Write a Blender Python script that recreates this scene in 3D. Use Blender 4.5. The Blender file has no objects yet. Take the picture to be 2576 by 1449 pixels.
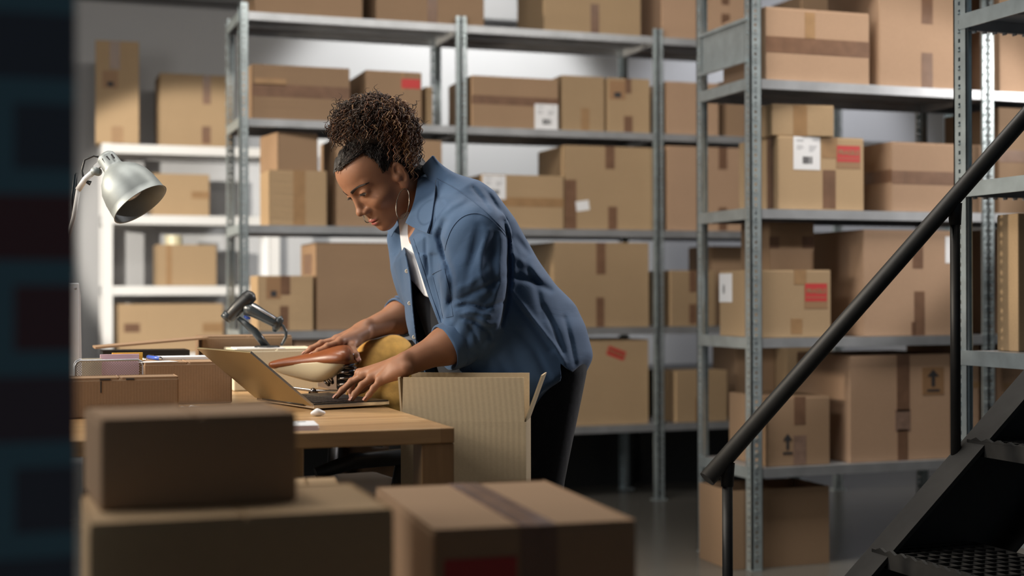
import bpy, bmesh, math, random
import numpy as np
from mathutils import Vector, Matrix

random.seed(7)
rng = np.random.default_rng(7)
SC = bpy.context.scene
COL = SC.collection
PI = math.pi

# ---------------------------------------------------------------- camera
YAW = math.radians(19.14); PITCH = math.radians(0.2); ROLL = 0.0026; FPX = 3578.0
CAM = Vector((0, 0, 1.0))
cy, sy = math.cos(YAW), math.sin(YAW)
Fv = Vector((sy * math.cos(PITCH), cy * math.cos(PITCH), math.sin(PITCH)))
R0 = Vector((cy, -sy, 0)); U0 = R0.cross(Fv)
Rv = R0 * math.cos(ROLL) - U0 * math.sin(ROLL)
Uv = U0 * math.cos(ROLL) + R0 * math.sin(ROLL)
cd = bpy.data.cameras.new('camera'); cam = bpy.data.objects.new('camera', cd); COL.objects.link(cam)
cam.matrix_world = Matrix(((Rv.x, Uv.x, -Fv.x, CAM.x), (Rv.y, Uv.y, -Fv.y, CAM.y), (Rv.z, Uv.z, -Fv.z, CAM.z), (0, 0, 0, 1)))
cd.sensor_width = 36; cd.lens = FPX * 36 / 2576; cd.clip_start = 0.05; cd.clip_end = 60
cd.dof.use_dof = True; cd.dof.focus_distance = 3.3; cd.dof.aperture_fstop = 2.2
SC.camera = cam

def ray(px, py):
    return Fv + Rv * ((px - 1288) / FPX) - Uv * ((py - 724.5) / FPX)
def atY(px, py, Y):
    d = ray(px, py); return CAM + d * (Y / d.y)
def atX(px, py, X):
    d = ray(px, py); return CAM + d * (X / d.x)
def atZ(px, py, z):
    d = ray(px, py); return CAM + d * ((z - 1.0) / d.z)
def atW(px, py, w):
    return CAM + ray(px, py) * w

# ---------------------------------------------------------------- world, lamps, exposure
W = bpy.data.worlds.new('world'); SC.world = W; W.use_nodes = True
bg = W.node_tree.nodes['Background']; bg.inputs[0].default_value = (0.55, 0.68, 0.80, 1); bg.inputs[1].default_value = 0.09
def area(name, loc, target, size, sizey, power, color, spread=180):
    l = bpy.data.lights.new(name, 'AREA'); l.shape = 'RECTANGLE'; l.size = size; l.size_y = sizey; l.energy = power; l.color = color
    l.spread = math.radians(spread)
    o = bpy.data.objects.new(name, l); COL.objects.link(o); o.location = loc
    o.rotation_euler = (Vector(target) - Vector(loc)).to_track_quat('-Z', 'Y').to_euler(); return o
def spot(name, loc, target, power, color, ang, blend, radius):
    l = bpy.data.lights.new(name, 'SPOT'); l.energy = power; l.color = color; l.spot_size = math.radians(ang); l.spot_blend = blend; l.shadow_soft_size = radius
    o = bpy.data.objects.new(name, l); COL.objects.link(o); o.location = loc
    o.rotation_euler = (Vector(target) - Vector(loc)).to_track_quat('-Z', 'Y').to_euler(); return o
WARM = (1.0, 0.86, 0.68); NEUT = (1.0, 0.93, 0.84); COOL = (0.80, 0.90, 1.0)
# lamp rows under the ceiling
area('ceiling_lamp_aisle', (1.9, 3.9, 3.3), (1.9, 5.0, 0.6), 3.6, 0.5, 78, NEUT)
spot('rear_aisle_lamp', (2.75, 7.35, 3.35), (2.62, 8.82, 1.95), 250, (1.0, 0.99, 0.96), 72, 0.35, 0.10)
spot('rear_aisle_lamp', (5.2, 7.35, 3.35), (5.0, 8.82, 1.95), 150, (0.93, 0.94, 1.0), 76, 0.5, 0.10)
area('ceiling_lamp_desk', (-0.3, 3.1, 3.3), (0.3, 3.3, 0.8), 1.6, 0.6, 34, NEUT)
# low winter sun from the window side: hard beams between the shelves
spot('window_beam_rear', (-2.6, 3.2, 1.75), (0.98, 8.35, 1.36), 1900, (1.0, 0.93, 0.82), 16, 0.25, 0.05)
spot('window_beam_side', (-3.5, 6.0, 1.75), (1.0, 6.44, 1.40), 1350, WARM, 24, 0.4, 0.08)
spot('window_beam_desk', (-2.4, 4.3, 2.0), (0.75, 3.75, 0.98), 560, WARM, 32, 0.5, 0.22)
area('window_soft', (-1.9, 2.7, 2.1), (0.6, 3.5, 1.1), 1.5, 1.3, 46, (1.0, 0.95, 0.88))
spot('right_side_beam', (4.9, 3.5, 2.15), (2.9, 4.55, 1.45), 190, (1.0, 0.94, 0.88), 34, 0.4, 0.06)  # spots from the right from here on, their source unseen
spot('aisle_end_beam', (4.3, 3.95, 2.35), (0.75, 3.45, 1.05), 260, (1.0, 0.95, 0.96), 26, 0.5, 0.12)
SC.view_settings.view_transform = 'Standard'; SC.view_settings.look = 'None'
SC.view_settings.exposure = 0.0; SC.view_settings.gamma = 1.0; SC.view_settings.use_curve_mapping = False

# ---------------------------------------------------------------- materials
class NT:
    def __init__(s, name):
        s.m = bpy.data.materials.new(name); s.m.use_nodes = True
        s.t = s.m.node_tree; s.b = s.t.nodes['Principled BSDF']
        s.tc = s.t.nodes.new('ShaderNodeTexCoord')
    def n(s, ty, **kw):
        nd = s.t.nodes.new(ty)
        for k, v in kw.items():
            if k in nd.inputs: nd.inputs[k].default_value = v
            else: setattr(nd, k, v)
        return nd
    def l(s, a, b): s.t.links.new(a, b)
    def mix(s, fac, a, b, blend='MIX'):
        nd = s.t.nodes.new('ShaderNodeMix'); nd.data_type = 'RGBA'; nd.blend_type = blend
        for sock, v in ((nd.inputs[0], fac), (nd.inputs[6], a), (nd.inputs[7], b)):
            if isinstance(v, (int, float)): sock.default_value = v
            elif isinstance(v, tuple): sock.default_value = v if len(v) == 4 else (*v, 1)
            else: s.l(v, sock)
        return nd.outputs[2]
    def bump(s, h, strength=0.2, dist=0.002):
        b = s.n('ShaderNodeBump'); b.inputs['Strength'].default_value = strength; b.inputs['Distance'].default_value = dist
        s.l(h, b.inputs['Height']); s.l(b.outputs[0], s.b.inputs['Normal'])
def basic(name, col, rough=0.6, metal=0.0, spec=0.5, noise=0.0, nscale=20, bump=0.0, bdist=0.002, alpha=None, coat=0):
    t = NT(name); b = t.b
    b.inputs['Base Color'].default_value = (*col, 1); b.inputs['Roughness'].default_value = rough; b.inputs['Metallic'].default_value = metal
    b.inputs['Specular IOR Level'].default_value = spec
    if coat: b.inputs['Coat Weight'].default_value = coat
    if noise or bump:
        nz = t.n('ShaderNodeTexNoise', Scale=nscale, Detail=5.0); t.l(t.tc.outputs['Object'], nz.inputs['Vector'])
        if noise:
            d = tuple(c * (1 - noise) for c in col); u = tuple(min(1, c * (1 + noise)) for c in col)
            rp = t.n('ShaderNodeValToRGB'); rp.color_ramp.elements[0].color = (*d, 1); rp.color_ramp.elements[1].color = (*u, 1)
            rp.color_ramp.elements[0].position = 0.3; rp.color_ramp.elements[1].position = 0.7
            t.l(nz.outputs[0], rp.inputs[0]); t.l(rp.outputs[0], b.inputs['Base Color'])
        if bump: t.bump(nz.outputs[0], bump, bdist)
    return t.m
def cardboard(name, col):
    t = NT(name); b = t.b; b.inputs['Roughness'].default_value = 0.82; b.inputs['Specular IOR Level'].default_value = 0.25
    oi = t.n('ShaderNodeObjectInfo')
    nz = t.n('ShaderNodeTexNoise', Scale=3.0, Detail=4.0); t.l(t.tc.outputs['Object'], nz.inputs['Vector'])
    fine = t.n('ShaderNodeTexNoise', Scale=180.0, Detail=3.0); t.l(t.tc.outputs['Object'], fine.inputs['Vector'])
    c = t.mix(nz.outputs[0], tuple(x * 0.88 for x in col), tuple(x * 1.1 for x in col))
    c = t.mix(0.10, c, fine.outputs[0], 'OVERLAY')
    mr = t.n('ShaderNodeMapRange'); mr.inputs[3].default_value = 0.86; mr.inputs[4].default_value = 1.1
    t.l(oi.outputs['Random'], mr.inputs[0])
    hsv = t.n('ShaderNodeHueSaturation'); t.l(c, hsv.inputs['Color']); t.l(mr.outputs[0], hsv.inputs['Value']); t.l(hsv.outputs[0], b.inputs['Base Color'])
    # faint vertical flutes
    sp = t.n('ShaderNodeSeparateXYZ'); t.l(t.tc.outputs['Object'], sp.inputs[0])
    ad = t.n('ShaderNodeMath', operation='ADD'); t.l(sp.outputs[0], ad.inputs[0]); t.l(sp.outputs[1], ad.inputs[1])
    mu = t.n('ShaderNodeMath', operation='MULTIPLY'); t.l(ad.outputs[0], mu.inputs[0]); mu.inputs[1].default_value = 2 * PI / 0.0062
    si = t.n('ShaderNodeMath', operation='SINE'); t.l(mu.outputs[0], si.inputs[0])
    mx = t.n('ShaderNodeMath', operation='MULTIPLY_ADD'); t.l(nz.outputs[0], mx.inputs[0]); mx.inputs[1].default_value = 6.0; t.l(si.outputs[0], mx.inputs[2])
    t.bump(mx.outputs[0], 0.07, 0.0006)
    return t.m
M = {}
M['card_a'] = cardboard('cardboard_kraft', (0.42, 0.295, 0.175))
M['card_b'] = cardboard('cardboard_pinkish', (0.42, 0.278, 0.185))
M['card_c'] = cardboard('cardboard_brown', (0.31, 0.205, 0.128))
M['card_light'] = cardboard('cardboard_light', (0.56, 0.44, 0.285))
M['card_in'] = cardboard('cardboard_inner', (0.50, 0.36, 0.22))
M['card_cut'] = basic('cardboard_cut_edge', (0.60, 0.46, 0.32), 0.9)
M['card_pale'] = cardboard('cardboard_cream', (0.72, 0.66, 0.50))
M['tape'] = basic('packing_tape_brown', (0.18, 0.10, 0.062), 0.33, noise=0.12, nscale=25, bump=0.25)
M['tape_tan'] = basic('packing_tape_tan', (0.33, 0.20, 0.10), 0.35, noise=0.1, nscale=25, bump=0.2)
M['tape_shiny'] = basic('packing_tape_glossy', (0.26, 0.17, 0.13), 0.15, noise=0.2, nscale=30, bump=0.6)
M['paper'] = basic('white_paper', (0.80, 0.81, 0.84), 0.7)
M['ink'] = basic('dark_ink', (0.03, 0.03, 0.035), 0.7)
M['ink_grey'] = basic('grey_ink', (0.42, 0.43, 0.46), 0.7)
M['red'] = basic('red_sticker', (0.50, 0.035, 0.035), 0.55)
M['red_faded'] = basic('red_print', (0.36, 0.03, 0.03), 0.6)
M['stamp'] = basic('tan_stamp_label', (0.30, 0.17, 0.085), 0.6)
M['galv'] = basic('galvanised_steel', (0.52, 0.60, 0.63), 0.34, 0.68, noise=0.14, nscale=14, bump=0.03)
M['galv_d'] = basic('galvanised_shelf', (0.45, 0.47, 0.50), 0.40, 0.65, noise=0.14, nscale=9, bump=0.03)
M['white_metal'] = basic('white_painted_metal', (0.80, 0.80, 0.80), 0.45)
M['black_metal'] = basic('black_painted_steel', (0.016, 0.016, 0.016), 0.5, noise=0.2, nscale=40, bump=0.05)
M['black_plastic'] = basic('black_plastic', (0.018, 0.020, 0.022), 0.42)
M['grey_plastic'] = basic('dark_grey_plastic', (0.035, 0.045, 0.052), 0.3)
M['chrome'] = basic('chrome', (0.75, 0.75, 0.75), 0.12, 1.0)
M['white_plastic'] = basic('white_plastic', (0.72, 0.76, 0.82), 0.4)

# ---------------------------------------------------------------- mesh helpers
class MB:
    """collects vertices and faces in world space"""
    def __init__(s): s.v = []; s.f = []; s.sm = []
    def add(s, vs, fs, smooth=False):
        o = len(s.v); s.v += [tuple(v) for v in vs]; s.f += [tuple(i + o for i in f) for f in fs]; s.sm += [smooth] * len(fs); return s
    def box(s, a, b):
        (x0, y0, z0), (x1, y1, z1) = a, b
        return s.add([(x0, y0, z0), (x1, y0, z0), (x1, y1, z0), (x0, y1, z0), (x0, y0, z1), (x1, y0, z1), (x1, y1, z1), (x0, y1, z1)],
                     [(0, 3, 2, 1), (4, 5, 6, 7), (0, 1, 5, 4), (1, 2, 6, 5), (2, 3, 7, 6), (3, 0, 4, 7)])
    def obox(s, c, ax, ay, az):
        """oriented box: centre and three half-extent vectors"""
        c, ax, ay, az = map(Vector, (c, ax, ay, az)); vs = []
        for k in (-1, 1):
            for (i, j) in ((-1, -1), (1, -1), (1, 1), (-1, 1)): vs.append(c + ax * i + ay * j + az * k)
        return s.add(vs, [(0, 3, 2, 1), (4, 5, 6, 7), (0, 1, 5, 4), (1, 2, 6, 5), (2, 3, 7, 6), (3, 0, 4, 7)])
    def tube(s, pts, r, n=12, cap=True, smooth=True):
        P = [Vector(p) for p in pts]; m = len(P); rr = r if hasattr(r, '__len__') else [r] * m
        t0 = (P[1] - P[0]).normalized(); ref = Vector((0, 0, 1)) if abs(t0.z) < 0.9 else Vector((1, 0, 0))
        nn = t0.cross(ref).normalized(); vs = []
        for i in range(m):
            t = (P[min(i + 1, m - 1)] - P[max(i - 1, 0)]).normalized()
            nn = (nn - t * nn.dot(t)).normalized(); bb = t.cross(nn)
            for k in range(n):
                a = 2 * PI * k / n; vs.append(P[i] + (nn * math.cos(a) + bb * math.sin(a)) * rr[i])
        fs = [(i * n + k, i * n + (k + 1) % n, (i + 1) * n + (k + 1) % n, (i + 1) * n + k) for i in range(m - 1) for k in range(n)]
        s.add(vs, fs, smooth)
        if cap:
            o = len(s.v) - m * n
            s.f += [tuple(o + k for k in reversed(range(n))), tuple(o + (m - 1) * n + k for k in range(n))]; s.sm += [False, False]
        return s
    def lathe(s, c, axis, prof, n=32, smooth=True):
        """profile of (distance along axis, radius)"""
        c = Vector(c); a = Vector(axis).normalized(); ref = Vector((0, 0, 1)) if abs(a.z) < 0.9 else Vector((1, 0, 0))
        u = a.cross(ref).normalized(); w = a.cross(u); vs = []
        for (h, r) in prof:
            for k in range(n):
                t = 2 * PI * k / n; vs.append(c + a * h + (u * math.cos(t) + w * math.sin(t)) * max(r, 1e-5))
        m = len(prof)
        return s.add(vs, [(i * n + k, i * n + (k + 1) % n, (i + 1) * n + (k + 1) % n, (i + 1) * n + k) for i in range(m - 1) for k in range(n)], smooth)
    def sphere(s, c, r, n=16, sc=(1, 1, 1)):
        c = Vector(c); vs = []; fs = []; m = n // 2
        for i in range(m + 1):
            ph = PI * i / m
            for k in range(n):
                t = 2 * PI * k / n
                vs.append(c + Vector((r * sc[0] * math.sin(ph) * math.cos(t), r * sc[1] * math.sin(ph) * math.sin(t), r * sc[2] * math.cos(ph))))
        for i in range(m):
            for k in range(n): fs.append((i * n + k, (i + 1) * n + k, (i + 1) * n + (k + 1) % n, i * n + (k + 1) % n))
        return s.add(vs, fs, True)
    def prism(s, pts, d):
        """polygon extruded along vector d"""
        P = [Vector(p) for p in pts]; d = Vector(d); n = len(P)
        return s.add(P + [p + d for p in P], [tuple(reversed(range(n))), tuple(range(n, 2 * n))] + [(i, (i + 1) % n, n + (i + 1) % n, n + i) for i in range(n)])

def root_loc(o):
    v = Vector((0, 0, 0))
    while o is not None: v = v + o.location; o = o.parent
    return v
def obj(name, mb, mat, parent=None, origin=None, bevel=0, seg=2, solid=0, subsurf=0):
    if isinstance(mb, MB): vs, fs, sm = mb.v, mb.f, mb.sm
    else: vs, fs = mb; sm = [True] * len(fs)
    me = bpy.data.meshes.new(name)
    base = root_loc(parent) if parent is not None else Vector(origin if origin is not None else (0, 0, 0))
    A = np.asarray(vs, dtype=float).reshape(-1, 3) - np.array(base)
    me.from_pydata(A.tolist(), [], [tuple(int(i) for i in f) for f in fs])
    for p, k in zip(me.polygons, sm): p.use_smooth = k
    if bevel:
        bm = bmesh.new(); bm.from_mesh(me)
        bmesh.ops.recalc_face_normals(bm, faces=bm.faces)
        bmesh.ops.bevel(bm, geom=[e for e in bm.edges if len(e.link_faces) == 2 and e.calc_face_angle(0) > 0.4], offset=bevel, segments=seg, affect='EDGES', profile=0.5)
        bm.to_mesh(me); bm.free()
    else:
        bm = bmesh.new(); bm.from_mesh(me); bmesh.ops.recalc_face_normals(bm, faces=bm.faces); bm.to_mesh(me); bm.free()
    me.materials.append(M[mat] if isinstance(mat, str) else mat)
    o = bpy.data.objects.new(name, me); COL.objects.link(o)
    if parent is not None: o.parent = parent
    else: o.location = base
    if solid:
        md = o.modifiers.new('solid', 'SOLIDIFY'); md.thickness = solid; md.offset = 0
    if subsurf:
        md = o.modifiers.new('sub', 'SUBSURF'); md.levels = subsurf; md.render_levels = subsurf
    return o
def tag(o, label=None, cat=None, group=None, kind=None):
    for k, v in (('label', label), ('category', cat), ('group', group), ('kind', kind)):
        if v: o[k] = v
    return o
def thing(name, loc, label, cat, group=None):
    o = bpy.data.objects.new(name, None); COL.objects.link(o); o.location = loc; o.empty_display_size = 0.1
    return tag(o, label, cat, group)
def text_mesh(name, body, size, mat, parent, centre, xdir, zdir, offset=0.0004, spacing=1.0):
    """flat lettering, centred, in the plane of xdir / zdir"""
    cu = bpy.data.curves.new('t', 'FONT'); cu.body = body; cu.size = size; cu.align_x = 'CENTER'; cu.align_y = 'CENTER'; cu.space_character = spacing
    cu.offset = 0.004 * size / 0.1
    to = bpy.data.objects.new('t', cu); COL.objects.link(to)
    dg = bpy.context.evaluated_depsgraph_get(); me = bpy.data.meshes.new_from_object(to.evaluated_get(dg))
    xd, zd = Vector(xdir).normalized(), Vector(zdir).normalized(); nd = xd.cross(zd); c = Vector(centre)
    vs = [c + xd * v.co.x + zd * v.co.y + nd * offset for v in me.vertices]; fs = [tuple(p.vertices) for p in me.polygons]
    bpy.data.objects.remove(to); bpy.data.curves.remove(cu)
    mb = MB().add(vs, fs); return obj(name, mb, mat, parent)
# ================================================================ setting
def concrete_floor():
    t = NT('polished_concrete'); b = t.b
    n1 = t.n('ShaderNodeTexNoise', Scale=0.9, Detail=6.0); t.l(t.tc.outputs['Object'], n1.inputs['Vector'])
    n2 = t.n('ShaderNodeTexNoise', Scale=35.0, Detail=4.0); t.l(t.tc.outputs['Object'], n2.inputs['Vector'])
    c = t.mix(n1.outputs[0], (0.07, 0.068, 0.060), (0.135, 0.13, 0.12)); c = t.mix(0.15, c, n2.outputs[0], 'OVERLAY')
    t.l(c, b.inputs['Base Color'])
    mr = t.n('ShaderNodeMapRange'); mr.inputs[3].default_value = 0.16; mr.inputs[4].default_value = 0.34; t.l(n1.outputs[0], mr.inputs[0]); t.l(mr.outputs[0], b.inputs['Roughness'])
    return t.m
def plaster(name, c0, c1):
    t = NT(name); b = t.b; b.inputs['Roughness'].default_value = 0.85
    n1 = t.n('ShaderNodeTexNoise', Scale=1.3, Detail=5.0); t.l(t.tc.outputs['Object'], n1.inputs['Vector'])
    c = t.mix(n1.outputs[0], c0, c1); t.l(c, b.inputs['Base Color'])
    n2 = t.n('ShaderNodeTexNoise', Scale=60.0, Detail=4.0); t.l(t.tc.outputs['Object'], n2.inputs['Vector']); t.bump(n2.outputs[0], 0.15, 0.002)
    return t.m
def brick():
    t = NT('painted_brick'); b = t.b; b.inputs['Roughness'].default_value = 0.75
    mp = t.n('ShaderNodeMapping'); t.l(t.tc.outputs['Object'], mp.inputs[0]); mp.inputs['Rotation'].default_value = (PI / 2, 0, 0); mp.inputs['Location'].default_value = (-0.035, 0.03, 0)
    br = t.n('ShaderNodeTexBrick'); t.l(mp.outputs[0], br.inputs['Vector'])
    br.inputs['Color1'].default_value = (0.24, 0.085, 0.085, 1); br.inputs['Color2'].default_value = (0.12, 0.145, 0.18, 1); br.inputs['Mortar'].default_value = (0.18, 0.33, 0.39, 1)
    br.inputs['Scale'].default_value = 1.0; br.inputs['Mortar Size'].default_value = 0.011; br.inputs['Brick Width'].default_value = 0.215; br.inputs['Row Height'].default_value = 0.076; br.inputs['Bias'].default_value = 0.1
    t.l(br.outputs[0], b.inputs['Base Color']); t.bump(br.outputs[1], -0.6, 0.006)
    return t.m
WALLY = 8.82; H = 3.55
M['floor'] = concrete_floor(); M['wall'] = plaster('grey_plaster', (0.40, 0.405, 0.42), (0.47, 0.475, 0.485)); M['brick'] = brick()
M['ceil'] = plaster('dark_ceiling', (0.16, 0.16, 0.165), (0.2, 0.2, 0.2))
def struct(name, a, b, mat): return tag(obj(name, MB().box(a, b), mat, None, ((a[0] + b[0]) / 2, (a[1] + b[1]) / 2, a[2])), kind='structure')
struct('floor', (-4, -1.5, -0.1), (7, WALLY + 0.2, 0), 'floor')
struct('wall_back', (-4, WALLY, 0), (7, WALLY + 0.2, H), 'wall')
struct('ceiling', (-4, -1.5, H), (7, WALLY + 0.2, H + 0.1), 'ceil')
struct('wall_right', (7, -1.5, 0), (7.2, WALLY + 0.2, H), 'wall')
struct('trim_1', (-4, WALLY - 0.16, 2.76), (7, WALLY - 0.001, H), 'ceil')
# brick pillar close to the camera
pb = atW(192, 724, 1.2)
struct('pillar_brick', (pb.x - 0.62, pb.y, 0), (pb.x, pb.y + 0.001 + 0.25, H - 0.001), 'brick')['label'] = 'dark painted brick pillar'

# ================================================================ shelving
LEV = [0.367, 0.834, 1.300, 1.767, 2.233]
def l_post(mb, x, y, z1, sx, sy, pitch=0.052, leg=0.038, th=0.0022):
    """perforated angle upright: front plate along x, side plate along y"""
    def plate(ax):
        def bx(a0, a1, z0, zz, t0=0.0, t1=th):
            if ax == 'x':
                xs = sorted((x + sx * a0, x + sx * a1)); ys = sorted((y + sy * t0, y + sy * t1))
            else:
                ys = sorted((y + sy * a0, y + sy * a1)); xs = sorted((x + sx * t0, x + sx * t1))
            mb.box((xs[0], ys[0], z0), (xs[1], ys[1], zz))
        h0 = leg / 2 - 0.0055; h1 = h0 + 0.009
        bx(0, h0, 0, z1); bx(h1, leg, 0, z1); bx(0, 0.002, 0, z1, 0, 0.006); bx(leg - 0.002, leg, 0, z1, 0, 0.009)
        z = 0.03; k = 0
        zp = 0.0
        while z < z1 - 0.03:
            h = 0.011 if k % 2 == 0 else 0.014
            bx(h0, h1, zp, z); zp = z + h
            if k % 2: bx(h0 - 0.001, h1, z + 0.002, z + 0.007, -0.005, 0.001)
            z += pitch / 2; k += 1
        bx(h0, h1, zp, z1)
    plate('x'); plate('y')
def shelf_tray(mb, x0, x1, y0, y1, z, lip=0.034, th=0.0018):
    mb.box((x0, y0, z - th), (x1, y1, z))
    mb.box((x0, y0, z - lip), (x1, y0 + th, z - th)); mb.box((x0, y1 - th, z - lip), (x1, y1, z - th))
    mb.box((x0, y0 + th, z - lip), (x1, y0 + 0.014, z - lip + th)); mb.box((x0, y1 - 0.014, z - lip), (x1, y1 - th, z - lip + th))
    mb.box((x0, y0 + th, z - lip), (x0 + th, y1 - th, z - th)); mb.box((x1 - th, y0 + th, z - lip), (x1, y1 - th, z - th))
    ym = (y0 + y1) / 2
    mb.box((x0 + th, ym - 0.03, z - 0.018), (x1 - th, ym - 0.028, z - th)); mb.box((x0 + th, ym + 0.028, z - 0.018), (x1 - th, ym + 0.03, z - th))
def rack(label, X, y0, depth, top=2.272, levels=LEV, mat='galv', smat='galv_d', group=None, side_panel=None, perforated=True, leg=0.038, lip=0.034, slots=False):
    r = thing('shelving_rack', (X[0], y0, 0), label, 'shelving', group); y1 = y0 + depth
    for i, x in enumerate(X):
        last = i == len(X) - 1
        for (yy, sgn) in ((y0, 1), (y1, -1)):
            mb = MB()
            if perforated:
                sx = -1 if last else 1
                l_post(mb, x, yy, top, sx, sgn, leg=leg if i in (0, len(X) - 1) else 0.027)
                if 0 < i < len(X) - 1: l_post(mb, x, yy, top, -1, sgn, leg=0.025)
            else:
                mb.box((x - (leg if last else 0), min(yy, yy + sgn * leg), 0), (x + (0 if last else leg), max(yy, yy + sgn * leg), top))
            mb.box((x - 0.03 if i else x - 0.002, yy - 0.002 if sgn > 0 else yy - 0.04, 0), (x + (0.002 if last else 0.04), yy + (0.04 if sgn > 0 else 0.002), 0.006))
            obj('post', mb, mat, r)
    for i in range(len(X) - 1):
        for z in levels:
            mb = MB(); shelf_tray(mb, X[i] + 0.003, X[i + 1] - 0.003, y0 + 0.003, y1 - 0.003, z, lip)
            if slots:
                k = X[i] + 0.06
                while k < X[i + 1] - 0.06: mb.box((k, y1 - 0.02, z - lip - 0.006), (k + 0.004, y1 - 0.004, z - lip)); k += 0.034
            obj('shelf_panel', mb, smat, r)
    for x, s in ((X[0], 1), (X[-1], -1)):
        for z in levels:
            a, b = sorted((x - s * 0.002, x + s * 0.003))
            obj('side_beam', MB().box((a, y0 + leg * 0.5, z - lip - 0.003), (b, y1 - leg * 0.5, z + 0.004)), mat, r)
    if side_panel:
        z0, z1 = side_panel; x = X[0]
        mb = MB().box((x + 0.003, y0 + 0.02, z0), (x + 0.005, y1 - 0.02, z1))
        for zz in (z0, z1 - 0.012): mb.box((x - 0.006, y0 + 0.02, zz), (x + 0.003, y1 - 0.02, zz + 0.012))
        obj('side_panel', mb, mat, r)
    return r
BY, RY, NY, WY = 6.24, 4.53, 2.94, 8.31
BX = [0.912, 1.922, 2.914, 3.906, 4.897]; RX = [2.478, 3.497, 4.49]; DEP = 0.43
rack('long galvanised shelving rack behind the woman, packed with boxes', BX, BY, DEP)
rack('galvanised shelving rack with cardboard boxes standing behind the black stair rail', RX, RY, DEP, top=2.272 + 0.2, side_panel=(1.83, 1.99), leg=0.044)
rack('galvanised shelving rack seen end-on past the top of the stair rail', [2.478, 3.5], NY, DEP - 0.01, top=2.4, slots=True, leg=0.055)
rack('white painted low shelving rack by the grey wall behind the desk lamp', [0.447, 1.445], WY, 0.38, top=1.85, levels=[0.30, 0.66, 1.045, 1.448, 1.848],
     mat='white_metal', smat='white_metal', perforated=False, leg=0.055, lip=0.052)

# ================================================================ cartons
class Frame:
    def __init__(s, O, ex, ey): s.O = Vector(O); s.ex = Vector(ex).normalized(); s.ey = Vector(ey).normalized(); s.ez = Vector((0, 0, 1))
    def p(s, a, b, c): return s.O + s.ex * a + s.ey * b + s.ez * c
    def box(s, mb, a, b):
        (x0, y0, z0), (x1, y1, z1) = a, b
        return mb.add([s.p(*q) for q in ((x0, y0, z0), (x1, y0, z0), (x1, y1, z0), (x0, y1, z0), (x0, y0, z1), (x1, y0, z1), (x1, y1, z1), (x0, y1, z1))],
                      [(0, 3, 2, 1), (4, 5, 6, 7), (0, 1, 5, 4), (1, 2, 6, 5), (2, 3, 7, 6), (3, 0, 4, 7)])
    def hit(s, px, py, face):
        """pixel on the front or side face -> face coordinates"""
        d = ray(px, py)
        n, o = (s.ey, s.O) if face == 'front' else (s.ex, s.O) if face == 'left' else (s.ex, s.p(s.w, 0, 0)) if face == 'right' else (s.ez, s.p(0, 0, s.h))
        t = (o - CAM).dot(n) / d.dot(n); q = CAM + d * t - s.O
        if face == 'front': return q.dot(s.ex), q.z
        if face == 'top': return q.dot(s.ex), q.dot(s.ey)
        return q.dot(s.ey), q.z
def decal_quad(fr, face, a0, a1, c0, c1, t0, t1):
    """thin slab on a face, from t0 to t1 proud of it"""
    mb = MB()
    if face == 'front': fr.box(mb, (a0, -t1, c0), (a1, -t0, c1))
    elif face == 'left': fr.box(mb, (-t1, a0, c0), (-t0, a1, c1))
    elif face == 'right': fr.box(mb, (fr.w + t0, a0, c0), (fr.w + t1, a1, c1))
    else: fr.box(mb, (a0, c0, fr.h + t0), (a1, c1, fr.h + t1))
    return mb
def face_axes(fr, face):
    if face == 'front': return fr.ex, fr.ez
    if face == 'left': return -fr.ey, fr.ez
    if face == 'right': return fr.ey, fr.ez
    return fr.ex, fr.ey
def face_pt(fr, face, a, c, off=0):
    if face == 'front': return fr.p(a, -off, c)
    if face == 'left': return fr.p(-off, a, c)
    if face == 'right': return fr.p(fr.w + off, a, c)
    return fr.p(a, c, fr.h + off)
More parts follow.
